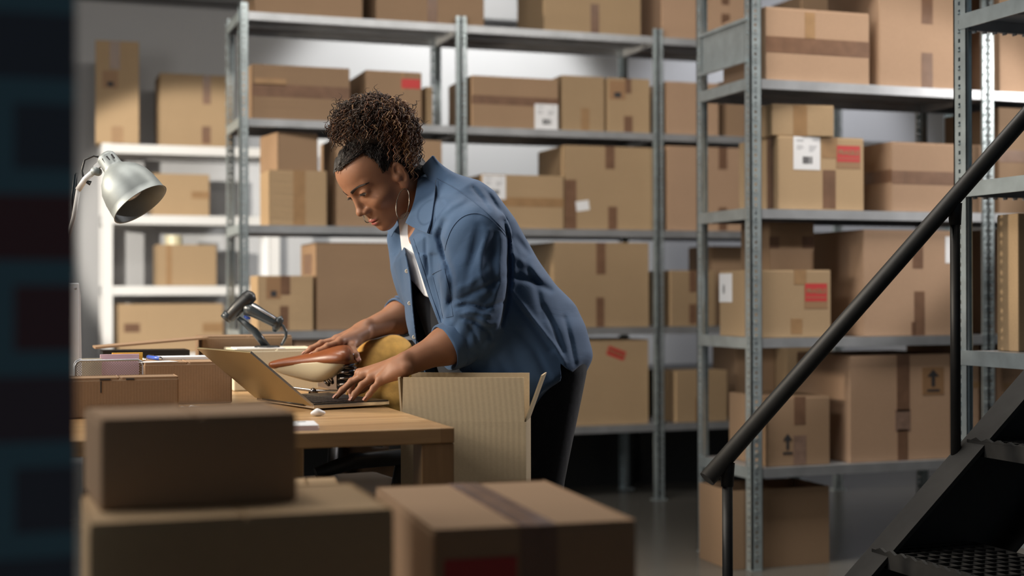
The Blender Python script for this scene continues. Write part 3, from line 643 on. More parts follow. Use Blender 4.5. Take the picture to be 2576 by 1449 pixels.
# paper on the cream box
def sheet(name, label, c, ux, uy, w, h, mat='paper', th=0.0008, lines=True, cat='paper', group=None):
    c = Vector(c); ux = Vector(ux).normalized(); uy = Vector(uy).normalized()
    o = tag(obj(name, MB().obox(c + Vector((0, 0, th / 2 + 0.0006)), ux * w / 2, uy * h / 2, Vector((0, 0, th / 2))), mat, None, c), label, cat, group)
    return o
X1, Y1 = Vector((1, 0, 0)), Vector((0, 1, 0))
sheet('paper_sheet', 'white paper sheet lying on the cream box below the scanner', cf.p(0.075, 0.07, cf.h), X1, Y1, 0.13, 0.11, th=0.003)
b2f = o_fr[b2.name]; b2z = root_loc(b2).z + b2f.h
sheet('paper_sheet', 'white paper slip on the flat brown box behind the wire tray', b2f.p(0.03, 0.05, b2f.h), (1, 0.3, 0), (-0.3, 1, 0), 0.09, 0.06)
sheet('paper_sheet', 'white sheet at the back edge of the flat brown box', b2f.p(0.11, 0.20, b2f.h), X1, Y1, 0.15, 0.09, th=0.006)
def pen(label, px, py, c1, d):
    z = b2z + 0.0055; p = b2f.p(px, py, b2f.h + 0.0055); d = Vector(d).normalized()
    r = thing('pen', p, label, 'pen', 'pens on the flat brown box')
    obj('barrel', MB().tube([p - d * 0.055, p + d * 0.05], 0.0048, 10), c1, r)
    obj('tip', MB().lathe(p + d * 0.05, d, [(0, 0.0046), (0.014, 0.001)], 10), 'chrome', r)
    obj('clip', MB().obox(p - d * 0.03 + Vector((0, 0, 0.0055)), d * 0.02, d.cross(lz) * 0.0015, lz * 0.0006), 'chrome', r)
M['pen_blue'] = basic('blue_pen', (0.05, 0.12, 0.55), 0.3); M['pen_white'] = basic('white_pen', (0.7, 0.72, 0.8), 0.3)
pen('white and blue pen lying near the wire tray', -0.015, 0.14, 'pen_white', (0.4, -1, 0)); pen('blue pen lying on the flat brown box', 0.035, 0.16, 'pen_blue', (0.2, -1, 0))
# loose cardboard sheet behind
p0 = atZ(230, 905, TZ + 0.08)
cs = thing('cardboard_sheet', (atW(380, 880, 3.95).x, atW(380, 880, 3.95).y, TZ), 'folded dark cardboard lid lying open at the back of the packing table', 'cardboard')
A = atW(240, 878, 3.82); Bq = atW(525, 853, 3.92); dd = (Bq - A).normalized(); pr = Vector((-dd.y, dd.x, 0)).normalized()
mb = MB().prism([A, Bq, Bq + pr * 0.14, A + pr * 0.14], (0, 0, 0.005)); obj('lid_sheet', mb, 'card_c', cs)
A2 = Vector((A.x + 0.02, A.y + 0.02, TZ + 0.001)); B2 = Vector((Bq.x - 0.05, Bq.y + 0.01, TZ + 0.001))
mb = MB().prism([A2, B2, B2 + pr * 0.12, A2 + pr * 0.12], (0, 0, A.z - TZ - 0.008)); obj('tray', mb, 'black_plastic', cs)

# ---- wire letter tray with notes
ty = atZ(300, 1020, TZ).y
def pxT(px, py): return atY(px, py, ty)
tray = thing('wire_letter_tray', (pxT(275, 950).x, ty + 0.03, TZ), 'grey wire mesh letter holder with coloured notes in it', 'letter holder')
a = pxT(189, 908); b = pxT(360, 912); x0, x1, zt = a.x, b.x, a.z
M['wire'] = basic('silver_mesh', (0.42, 0.44, 0.48), 0.4, 0.6)
for yy in (ty, ty + 0.06):
    pts = [(x0, yy, TZ + 0.004), (x0, yy, zt - 0.012), (x0 + 0.004, yy, zt - 0.004), (x0 + 0.012, yy, zt), (x1 - 0.012, yy, zt), (x1 - 0.004, yy, zt - 0.004), (x1, yy, zt - 0.012), (x1, yy, TZ + 0.004), (x0, yy, TZ + 0.004)]
    obj('frame', MB().tube(pts, 0.0028, 8), 'wire', tray)
    mb = MB(); s_ = 0.0058; n = int((x1 - x0 + (zt - TZ)) / s_)
    for k in range(n):     # two families of slanted wires
        for sg in (1, -1):
            u = x0 - (zt - TZ) + k * s_ if sg > 0 else x0 + k * s_
            pa, pz = Vector((u, yy, TZ + 0.005)), Vector((u + sg * (zt - TZ - 0.008), yy, zt - 0.003))
            t0, t1 = 0.0, 1.0; dx = pz.x - pa.x
            lo, hi = (x0 - pa.x) / dx, (x1 - pa.x) / dx
            lo, hi = min(lo, hi), max(lo, hi); t0, t1 = max(0, lo), min(1, hi)
            if t1 - t0 < 0.05: continue
            q0, q1 = pa.lerp(pz, t0), pa.lerp(pz, t1); m_ = (q0 + q1) / 2; dv = (q1 - q0) / 2
            mb.obox(m_, dv, Vector((0, 0.0003, 0)), dv.normalized().cross(Vector((0, 1, 0))) * 0.0004)
    obj('mesh_panel', mb, 'wire', tray)
obj('floor_panel', MB().box((x0, ty, TZ + 0.0005), (x1, ty + 0.06, TZ + 0.0025)), 'wire', tray)
M['pink'] = basic('pink_paper', (0.80, 0.56, 0.68), 0.75); M['yellow'] = basic('yellow_paper', (0.85, 0.50, 0.08), 0.7); M['cream_paper'] = basic('cream_paper', (0.72, 0.66, 0.52), 0.75)
def note(label, xa, xb, ytop, yo, mat, th):
    A = atY(xa, ytop, ty + yo); B_ = atY(xb, ytop, ty + yo)
    tag(obj('note_pad', MB().box((A.x, ty + yo, TZ + 0.003), (B_.x, ty + yo + th, A.z)), mat, None, ((A.x + B_.x) / 2, ty + yo, TZ + 0.003)), label, 'note pad', 'notes in the wire holder')
note('cream paper sheets in the wire holder', 206, 256, 902, 0.006, 'cream_paper', 0.004)
note('pink note pad standing in the wire holder', 252, 350, 892, 0.012, 'pink', 0.008)
note('yellow note pad behind the pink one', 282, 359, 888, 0.024, 'yellow', 0.012)

# ---- white organiser by the pillar
wp = thing('document_holder', atZ(196, 1003, TZ), 'white perforated document holder standing beside the brick pillar', 'document holder')
wl = root_loc(wp); zt = atY(190, 712, wl.y).z; xr = atY(199, 900, wl.y).x
obj('front_panel', MB().box((xr - 0.14, wl.y, TZ + 0.001), (xr, wl.y + 0.012, zt)), 'white_plastic', wp, bevel=0.002)
M['mesh_grey'] = basic('grey_mesh_sheet', (0.42, 0.42, 0.43), 0.6)
xq = atY(222, 900, wl.y + 0.1).x
obj('mesh_side', MB().prism([(xr - 0.001, wl.y + 0.012, TZ + 0.001), (xr + 0.012, wl.y + 0.11, TZ + 0.001), (xr + 0.006, wl.y + 0.06, zt - 0.03), (xr - 0.001, wl.y + 0.012, zt - 0.001)], (-0.003, 0, 0)), 'mesh_grey', wp)
obj('hook_hole', MB().lathe(atY(189, 725, wl.y - 0.0004), (0, 1, 0), [(0, 0.0), (0, 0.0035), (0.0006, 0.0035)], 14), 'ink_grey', wp)

# ---- packing peanuts and small papers on the table
def peanut(label, px, py, s=1.0):
    c = atZ(px, py, TZ); bm = bmesh.new()
    mb = MB().sphere((c.x, c.y, c.z + 0.0075 * s), 0.0085 * s, 16, (2.0, 1.0, 0.88)); r_ = random.Random(px)
    vs = []
    for v in mb.v:
        d = Vector(v) - c; u = d.x / (0.017 * s); k = 1 + 0.16 * math.sin(u * 4 + px) + 0.05 * math.sin(d.y * 900 + d.z * 700)
        vs.append((v[0], c.y + d.y * k, c.z + max(0.0004, d.z * k)))
    mb.v = vs; tag(obj('packing_peanut', mb, 'paper_soft', None, c, subsurf=1), label, 'packing peanut', 'foam packing peanuts on the table')
M['paper_soft'] = basic('white_foam', (0.85, 0.85, 0.87), 0.8, bump=0.4, nscale=90, bdist=0.002)
peanut('white foam packing peanut right below the laptop hinge', 800, 1047); peanut('white foam packing peanut beside the low box', 487, 1033, 0.8); peanut('small white foam crumb next to the low box edge', 462, 1032, 0.6)
cdp = atZ(752, 1078, TZ); crd = thing('card_stack', cdp, 'stack of printed white cards at the front table edge', 'cards')
e1 = Vector((1, -0.1, 0)).normalized(); e2 = Vector((0.1, 1, 0)).normalized()
for k in range(5): obj('card', MB().obox(cdp + lz * (0.0008 + k * 0.0021) + e1 * (0.0012 * (k % 3)), e1 * 0.032, e2 * 0.05, lz * 0.0009), 'paper' if k % 2 == 0 else 'pink', crd)
obj('card_lettering', MB().obox(cdp + lz * 0.0104 + e1 * 0.008 + e2 * 0.03, e1 * 0.008, e2 * 0.003, lz * 0.0002), 'ink', crd)

# ---- barcode scanner on its stand
sw = 3.87
def SP(px, py, dw=0.0): return atW(px, py, sw + dw)
st0 = SP(672, 866); st = thing('barcode_scanner', (st0.x, st0.y, cz), 'dark grey handheld barcode scanner on a stand, pointing down at the table', 'scanner')
def ell_tube(mb, pts, rads, n=18): return mb.tube(pts, rads, n)
obj('head', ell_tube(MB(), [SP(570, 800), SP(576, 797), SP(600, 772), SP(622, 752), SP(633, 742), SP(638, 737)], [0.010, 0.016, 0.0185, 0.020, 0.018, 0.006]), 'black_plastic', st)
obj('window_bezel', ell_tube(MB(), [SP(566, 803), SP(577, 790)], [0.015, 0.017]), 'grey_plastic', st)
obj('handle', ell_tube(MB(), [SP(616, 776), SP(635, 779), SP(662, 794), SP(690, 810), SP(699, 815)], [0.018, 0.0195, 0.0165, 0.0145, 0.013]), 'grey_plastic', st)
obj('handle_stripe', ell_tube(MB(), [SP(634, 766, -0.016), SP(662, 783, -0.014), SP(692, 801, -0.012)], [0.003, 0.0035, 0.003], 8), 'wire', st)
obj('butt_cap', ell_tube(MB(), [SP(701, 797), SP(703, 803), SP(694, 824), SP(690, 834)], [0.009, 0.0125, 0.011, 0.006]), 'grey_plastic', st)
obj('trigger', ell_tube(MB(), [SP(614, 795), SP(622, 800), SP(630, 801)], [0.003, 0.005, 0.003], 10), 'pen_blue', st)
obj('cable', MB().tube([SP(703, 815), SP(712, 820), SP(720, 835), SP(719, 848), SP(712, 862), SP(707, 868)], 0.0042, 10), 'grey_plastic', st)
obj('stand_arm', MB().tube([SP(600, 800), SP(622, 818), SP(640, 833), Vector((st0.x, st0.y, cz + 0.004))], [0.006, 0.009, 0.0105, 0.0105], 12), 'grey_plastic', st)
obj('stand_foot', MB().lathe((st0.x, st0.y, cz + 0.0006), (0, 0, 1), [(0, 0), (0, 0.034), (0.006, 0.034), (0.008, 0.028), (0.008, 0)], 28), 'black_plastic', st)

# ---- bicycle saddle
SWD = 3.62
def Q(px, py, dw=0.0): return atW(px, py, SWD + dw)
sd = thing('bicycle_saddle', atZ(800, 1002, TZ), 'tan leather sprung bicycle saddle held by the woman\'s hand', 'saddle')
M['leather'] = basic('tan_leather', (0.22, 0.064, 0.019), 0.38, noise=0.15, nscale=18, bump=0.12, coat=0.15)
M['shell'] = basic('cream_saddle_shell', (0.60, 0.52, 0.36), 0.22, noise=0.08, nscale=8, coat=0.4)
# saddle lofted along its length from the nose to the wide rear
dirL = (Q(880, 900) - Q(680, 918)); Ls = dirL.length; ax = dirL.normalized(); side = ax.cross(Vector((0, 0, 1))).normalized(); upS = side.cross(ax).normalized()
O0 = Q(680, 918)
def saddle_loft(prof):
    vs = []; n = 24
    for (t, hw, zt_, zb_) in prof:
        c = O0 + ax * (Ls * t)
        for k in range(n):
            a_ = 2 * PI * k / n; ca, sa = math.cos(a_), math.sin(a_)
            yy = 1.12 * hw * math.copysign(abs(ca) ** 0.8, ca); zz = 1.22 * (zt_ if sa > 0 else -zb_) * abs(sa) ** 0.75
            vs.append(c + side * yy + upS * (zz if sa > 0 else zz))
    m = len(prof); mb = MB().add(vs, [(i * n + k, i * n + (k + 1) % n, (i + 1) * n + (k + 1) % n, (i + 1) * n + k) for i in range(m - 1) for k in range(n)], True)
    mb.f += [tuple(reversed(range(n))), tuple((m - 1) * n + k for k in range(n))]; mb.sm += [True, True]; return mb
obj('leather_cover', saddle_loft([(-0.02, 0.012, .004, .004), (0.02, 0.022, .009, .010), (0.2, 0.027, .012, .010), (0.45, 0.036, .016, .010), (0.65, 0.058, .022, .010), (0.82, 0.080, .028, .012), (0.95, 0.086, .030, .014), (1.02, 0.082, .026, .014), (1.06, 0.070, .014, .010), (1.07, 0.05, .004, .004)]), 'leather', sd, subsurf=1)
obj('side_shell', saddle_loft([(0.03, 0.019, -.004, .014), (0.2, 0.025, -.004, .026), (0.42, 0.035, -.004, .040), (0.62, 0.056, -.004, .050), (0.78, 0.070, -.004, .040), (0.92, 0.078, -.004, .022), (1.02, 0.074, -.004, .012)]), 'shell', sd, subsurf=1)
for px, py, dw in ((859, 885, -0.080), (884, 884, -0.03)): obj('rivet', MB().sphere(Q(px + 3, py + 8, dw), 0.0042, 12), 'chrome', sd)
def coil(c0, c1, r, turns, wr):
    pts = []; d = Vector(c1) - Vector(c0); a = d.normalized(); u = a.cross(Vector((0, 1, 0.1))).normalized(); w = a.cross(u); N = int(turns * 16)
    for k in range(N + 1): t = 2 * PI * turns * k / N; pts.append(Vector(c0) + d * (k / N) + (u * math.cos(t) + w * math.sin(t)) * r)
    return MB().tube(pts, wr, 8)
M['spring'] = basic('dark_chrome_spring', (0.22, 0.20, 0.19), 0.2, 1.0)
obj('spring', coil(Q(872, 915, -0.045), Q(872, 978, -0.045), 0.020, 4.2, 0.0034), 'spring', sd); obj('spring', coil(Q(880, 913, 0.05), Q(880, 976, 0.05), 0.020, 4.2, 0.0034), 'spring', sd)
for dw in (-0.03, 0.03):
    obj('rail', MB().tube([Q(700, 948, dw * .3), Q(735, 976, dw * .7), Q(790, 983, dw), Q(860, 984, dw * 1.4), Q(886, 980, dw * 1.5)], 0.0036, 8), 'chrome', sd)
obj('clamp_bolt', MB().sphere(Q(788, 985, -0.045), 0.0085, 14, (1, 1, 1.1)), 'spring', sd); obj('clamp', MB().lathe(Q(788, 985, -0.04), Q(788, 985, 0.04) - Q(788, 985, -0.04), [(0, .0), (0, .0075), (0.08, .0075), (0.08, 0)], 14), 'spring', sd)
obj('spring_bracket', MB().obox(Q(872, 950, 0.0), Rv * 0.024, Fv * 0.022, Uv * 0.030), 'black_plastic', sd, bevel=0.006)
obj('clamp_link', coil(Q(820, 965, -0.03), Q(838, 955, -0.03), 0.0075, 2.0, 0.003), 'spring', sd)
obj('seat_post_clamp', MB().tube([Q(788, 985), Vector((Q(788, 985).x, Q(788, 985).y, TZ + 0.001))], 0.012, 14), 'black_plastic', sd)

# ---- desk lamp, clamped to the back edge of the table near the pillar
LWD = 3.25
def LP(px, py, dw=0.0): return atW(px, py, LWD + dw)
lamp_base = LP(50, 730); lamp = thing('desk_lamp', (lamp_base.x, lamp_base.y, TZ), 'brushed silver jointed desk lamp beside the brick pillar', 'lamp')
M['lamp_metal'] = basic('brushed_silver', (0.27, 0.30, 0.305), 0.52, 0.5, noise=0.06, nscale=40, bump=0.03)
A = LP(268, 398); B_ = LP(358, 514); axl = (B_ - A + Fv * -0.02); Ll = axl.length; axl = axl.normalized()
m = Ll / 0.148
prof = [(-0.010, 0.0), (-0.010, 0.016), (-0.004, 0.021), (0.0, 0.022), (0.028, 0.023), (0.031, 0.024), (0.036, 0.027), (0.044, 0.036), (0.058, 0.048), (0.080, 0.059), (0.105, 0.064), (0.130, 0.066), (0.148, 0.067), (0.150, 0.069), (0.150, 0.067), (0.148, 0.065), (0.105, 0.062), (0.080, 0.057), (0.058, 0.046), (0.042, 0.03), (0.035, 0.0)]
obj('shade', MB().lathe(A, axl, [(h * m, r) for h, r in prof], 48), 'lamp_metal', lamp)
M['bulb'] = basic('lamp_bulb_glass', (0.8, 0.8, 0.78), 0.2)
obj('bulb', MB().lathe(A, axl, [(0.03, 0.012), (0.05, 0.014), (0.075, 0.026), (0.095, 0.028), (0.11, 0.02), (0.116, 0.0)], 20), 'bulb', lamp)
obj('shade_button', MB().sphere(LP(315, 479, -0.053), 0.0098, 16, (1, .6, 1)), 'cream_paper', lamp)
slots = MB()
for px, py in ((272, 398), (284, 393), (262, 404)): slots.obox(LP(px, py, -0.0215), axl.cross(Fv).normalized() * 0.0018, axl * 0.006, Fv * 0.0016)
obj('vent_slot', slots, 'ink', lamp)
obj('bracket', MB().obox(LP(250, 414), (LP(262, 404) - LP(240, 424)) * 0.6, Fv * 0.006, Uv * 0.008), 'white_metal', lamp)
obj('joint', MB().lathe(LP(238, 430, -0.014), Fv, [(0, 0), (0, 0.0095), (0.028, 0.0095), (0.028, 0)], 16), 'lamp_metal', lamp)
obj('upper_arm', MB().tube([LP(238, 430), LP(215, 450), LP(196, 478)], 0.0068, 10), 'white_metal', lamp)
obj('lower_arm', MB().tube([LP(198, 470), LP(186, 545), LP(170, 600), lamp_base, Vector((lamp_base.x, lamp_base.y, TZ + 0.012))], 0.0052, 10), 'white_metal', lamp)
obj('cable', MB().tube([LP(262, 398), LP(236, 392), LP(213, 402), LP(206, 430), LP(212, 455), LP(226, 464), LP(229, 458), LP(215, 455), LP(200, 470), LP(192, 500), LP(184, 555), LP(181, 500), LP(188, 440), LP(193, 435), LP(190, 480), LP(180, 560), LP(165, 620)], 0.0026, 8), 'black_plastic', lamp)
obj('foot', MB().lathe((lamp_base.x, lamp_base.y, TZ + 0.0006), (0, 0, 1), [(0, 0), (0, 0.075), (0.012, 0.072), (0.016, 0.05), (0.016, 0)], 32), 'lamp_metal', lamp)

# ---- black office chair and the mustard jacket hung over it
chx, chy = 0.97, 3.62
chair = thing('office_chair', (chx, chy, 0), 'black office chair pushed under the packing table, jacket over its back', 'chair')
fd = Vector((-1, -0.12, 0)).normalized(); sdv = Vector((fd.y, -fd.x, 0))
def CH(f, s_, z): return Vector((chx, chy, z)) + fd * f + sdv * s_
obj('seat', MB().obox(CH(0.22, 0, 0.475), fd * 0.22, sdv * 0.23, lz * 0.035), 'black_plastic', chair, bevel=0.03, seg=4)
obj('backrest', MB().obox(CH(-0.03, 0, 0.71), fd * 0.02, sdv * 0.19, lz * 0.165), 'black_plastic', chair, bevel=0.018, seg=3)
for s_ in (-1, 1):
    obj('armrest', MB().tube([CH(-0.02, s_ * 0.25, 0.585), CH(0.08, s_ * 0.26, 0.605), CH(0.25, s_ * 0.26, 0.60), CH(0.34, s_ * 0.255, 0.575)], [0.016, 0.02, 0.02, 0.014], 12), 'black_plastic', chair)
    obj('arm_bracket', MB().tube([CH(0.12, s_ * 0.255, 0.61), CH(0.14, s_ * 0.23, 0.46)], 0.014, 10), 'black_metal', chair)
obj('column', MB().tube([CH(0.2, 0, 0.44), CH(0.2, 0, 0.10)], 0.028, 16), 'chrome', chair)
obj('back_bar', MB().tube([CH(0.1, 0, 0.44), CH(-0.06, 0, 0.44), CH(-0.07, 0, 0.62)], 0.014, 10), 'black_metal', chair)
for k in range(5):
    a = 2 * PI * k / 5; p = CH(0.2 + 0.28 * math.cos(a), 0.28 * math.sin(a), 0.075)
    lg = obj('base_leg', MB().tube([CH(0.2, 0, 0.11), p], [0.024, 0.015], 10), 'black_plastic', chair)
    obj('caster', MB().lathe((p.x - 0.012, p.y, 0.0275), (1, 0, 0), [(0, 0), (0, 0.027), (0.024, 0.027), (0.024, 0)], 16), 'black_plastic', lg)
# jacket: draped sheet over the backrest
def suede():
    return basic('mustard_suede', (0.62, 0.35, 0.085), 0.85, noise=0.32, nscale=22, bump=0.5, bdist=0.004)
M['suede'] = suede()

# ================================================================ stairs
SYF = 2.75
def S(px, py): return atY(px, py, SYF)
stairs = thing('metal_stairs', (1.75, 2.35, 0), 'black steel staircase with round pipe handrail', 'stairs')
ra = S(1792, 1190); rb = S(2576, 297); rd = (rb - ra).normalized()
obj('handrail', MB().tube([ra - rd * 0.018, ra + rd * 2.3], 0.0188, 20), 'black_metal', stairs)
def spost(px):
    p = S(px, 1000); k = (p.x - ra.x) / rd.x; zt = ra.z + rd.z * k
    zs = str_z(p.x); pz = zt - 0.015
    obj('baluster', MB().tube([(p.x, SYF, zs - 0.02), (p.x, SYF, pz)], 0.0115, 16), 'black_metal', stairs)
    obj('weld_collar', MB().lathe((p.x, SYF, pz - 0.05), (0, 0, 1), [(0, 0.0115), (0.0, 0.0135), (0.03, 0.0150), (0.05, 0.0165)], 16), 'black_metal', stairs)
sa = S(2130, 1449); sb = S(2425, 1110); sl = (sb.z - sa.z) / (sb.x - sa.x)
def str_z(x): return sa.z + sl * (x - sa.x)
# far stringer: channel with its flange towards the camera
th = math.atan(sl); dr = Vector((math.cos(th), 0, math.sin(th))); up_ = Vector((-math.sin(th), 0, math.cos(th)))
x_lo = sa.x - sa.z / sl; P0 = Vector((x_lo, SYF, 0)); Ln = 3.3
DEPTH = 0.25
mb = MB()
q = [P0, P0 + dr * Ln, P0 + dr * Ln - up_ * DEPTH, P0 + Vector((DEPTH / math.sin(th), 0, 0))]
mb.prism(q, (0, 0.008, 0))
mb.prism([P0, P0 + dr * Ln, P0 + dr * Ln - up_ * 0.010, P0 + Vector((0.010 / math.sin(th), 0, 0))], (0, -0.075, 0))
mb.prism([P0 + Vector((DEPTH / math.sin(th), 0, 0)), P0 + dr * Ln - up_ * DEPTH, P0 + dr * Ln - up_ * (DEPTH - 0.01), P0 + Vector(((DEPTH - 0.01) / math.sin(th), 0, 0))], (0, -0.06, 0))
obj('stringer', mb, 'black_metal', stairs)
# near stringer, outside the picture on the camera side
Y2 = SYF - 0.86
mb = MB().prism([Vector((v.x, Y2, v.z)) for v in q], (0, -0.008, 0)); obj('stringer', mb, 'black_metal', stairs)
spost(1829); spost(2404)
tp = S(2424, 1103); rise = 0.235; run = rise / sl
k = -2
while k < 7:
    z = tp.z + rise * k; x = tp.x + run * k
    if z > 0.08:
        mb = MB(); W_ = 0.27
        mb.box((x, Y2 + 0.001, z - 0.035), (x + 0.006, SYF - 0.012, z)); mb.box((x + W_ - 0.006, Y2 + 0.001, z - 0.035), (x + W_, SYF - 0.012, z))
        n = 22
        for i in range(n + 1):
            y = Y2 + 0.004 + (SYF - 0.02 - Y2 - 0.004) * i / n; mb.box((x + 0.006, y, z - 0.03), (x + W_ - 0.006, y + 0.004, z))
        for i in range(1, 9): mb.box((x + W_ * i / 9, Y2 + 0.004, z - 0.012), (x + W_ * i / 9 + 0.004, SYF - 0.014, z - 0.002))
        for i in range(n): # serrated nosing
            y = Y2 + 0.004 + (SYF - 0.03 - Y2) * i / n; mb.prism([(x - 0.001, y, z), (x - 0.001, y + 0.036, z), (x - 0.001, y + 0.018, z + 0.007)], (0.008, 0, 0))
        obj('tread', mb, 'black_metal', stairs)
    k += 1

# ================================================================ foreground boxes on a packing bench
BZ = 0.46
bench = thing('packing_bench', (0.45, 1.75, 0), 'low wooden bench under the unfocused boxes at the picture bottom', 'bench')
obj('bench_top', MB().box((0.055, 1.28, BZ - 0.03), (0.86, 2.32, BZ)), 'oak', bench, bevel=0.003)
for x in (0.07, 0.79):
    for y in (1.30, 2.25): obj('leg', MB().box((x, y, 0), (x + 0.05, y + 0.05, BZ - 0.0305)), 'oak_leg', bench)
gF = 'unfocused boxes in front of the table'
def fbox(label, x0, x1, ytop, w, zb, zt, depth, rz, mat, decals=()):
    A = atW(x0, ytop, w); c, s_ = math.cos(rz), math.sin(rz)
    # put the front top left corner on the pixel at height zt
    P = atZ(x0, ytop, zt); Yf = P.y
    fr = Frame((P.x, P.y, zb + 0.0005), (c, s_, 0), (-s_, c, 0)); d = ray(x1, ytop); t = (fr.O - CAM).dot(fr.ey) / d.dot(fr.ey)
    fr.w = (CAM + d * t - fr.O).dot(fr.ex); fr.h = zt - zb - 0.0005; fr.d = depth
    mb = MB(); g = 0.0025
    fr.box(mb, (0, 0, 0), (fr.w, fr.d, fr.h - g)); fr.box(mb, (0.001, 0.001, fr.h - g), (fr.w / 2 - 0.001, fr.d - 0.001, fr.h)); fr.box(mb, (fr.w / 2 + 0.001, 0.001, fr.h - g), (fr.w - 0.001, fr.d - 0.001, fr.h))
    o = tag(obj('cardboard_box', mb, mat, None, fr.p(fr.w / 2, fr.d / 2, 0), bevel=0.004), label, 'box', gF)
    for d_ in decals: decal(o, fr, d_)
    return o, fr
YW = -YAW
f2, f2f = fbox('big unfocused cardboard box at the picture bottom carrying a darker box', 222, 992, 1322, 1.5, BZ, 0.755, 0.24, -0.01, 'card_a')
f1, f1f = fbox('shadowed unfocused cardboard box lying on the big box beside the brick pillar', 252, 748, 1058, 1.6, 0.755, 0.858, 0.19, 0.05, 'card_c')
f3, f3f = fbox('unfocused cardboard box with glossy tape along its lid at the picture bottom', 1090, 1602, 1336, 1.7, BZ, 0.715, 0.40, YW + 0.27, 'card_c')
f4, f4f = fbox('small unfocused cardboard box corner behind the stacked foreground boxes', 700, 862, 1238, 2.2, BZ, 0.69, 0.16, YW + 0.2, 'card_a')
mb = MB(); f3f.box(mb, (f3f.w * .42, -0.001, f3f.h + 0.0002), (f3f.w * .60, f3f.d + 0.001, f3f.h + 0.0012)); obj('tape', mb, 'tape_shiny', f3)
mb = MB(); f3f.box(mb, (f3f.w * .42, -0.0012, f3f.h - 0.10), (f3f.w * .60, -0.0002, f3f.h)); obj('tape', mb, 'tape', f3)
mb = MB(); f3f.box(mb, (f3f.w * .05, -0.0012, f3f.h - 0.115), (f3f.w * .40, -0.0002, f3f.h - 0.035)); obj('red_sticker', mb, 'red_faded', f3)
# ================================================================ tall open carton beside the table
oc = atW(1008, 1060, 3.18); rz = -YAW - 0.10
fr = Frame((oc.x, oc.y, 0.0005), (math.cos(rz), math.sin(rz), 0), (-math.sin(rz), math.cos(rz), 0))
d = ray(1323, 1060); t = (fr.O - CAM).dot(fr.ey) / d.dot(fr.ey); fr.w = (CAM + d * t - fr.O).dot(fr.ex); fr.h = oc.z; fr.d = 0.125
op = open_carton('tall open cardboard box with raised flaps standing beside the packing table', fr, 'card_light', [('front', 0.098, -2), ('back', 0.102, 2), ('right', 0.110, 20), ('left', 0.098, 4)])
op_fr = fr
# ================================================================ the woman
# built in a frame turned with the view: u to the right, w away, z up (metres, origin on the floor under the camera)
def uwz(p): p = Vector(p); return np.array([p.x * cy - p.y * sy, p.x * sy + p.y * cy, p.z])
def C(px, py, w): return uwz(atW(px, py, w))
def to_world(V):
    V = np.asarray(V); return np.stack([V[:, 0] * cy + V[:, 1] * sy, -V[:, 0] * sy + V[:, 1] * cy, V[:, 2]], 1)
def proj(V):
    """metres -> pixel columns and rows of the reference frame (used to lay seams and hems along the garment)"""
    Wd = to_world(V) - np.array(CAM); f = Wd @ np.array(Fv)
    return 1288 + FPX * (Wd @ np.array(Rv)) / f, 724.5 - FPX * (Wd @ np.array(Uv)) / f
def smin(a, b, k):
    h = np.clip(0.5 + 0.5 * (b - a) / k, 0, 1); return b + (a - b) * h - k * h * (1 - h)
def smax(a, b, k): return -smin(-a, -b, k)
def cap(P, a, b, ra, rb):
    a, b = np.asarray(a, float), np.asarray(b, float); d = b - a; t = np.clip(((P - a) @ d) / (d @ d), 0, 1)
    return np.linalg.norm(P - a - t[:, None] * d, axis=1) - (ra + (rb - ra) * t)
def ell(P, c, r, R=None):
    q = P - np.asarray(c, float)
    if R is not None: q = q @ R
    r = np.asarray(r, float); k0 = np.linalg.norm(q / r, axis=1); k1 = np.linalg.norm(q / (r * r), axis=1) + 1e-9
    return k0 * (k0 - 1) / k1
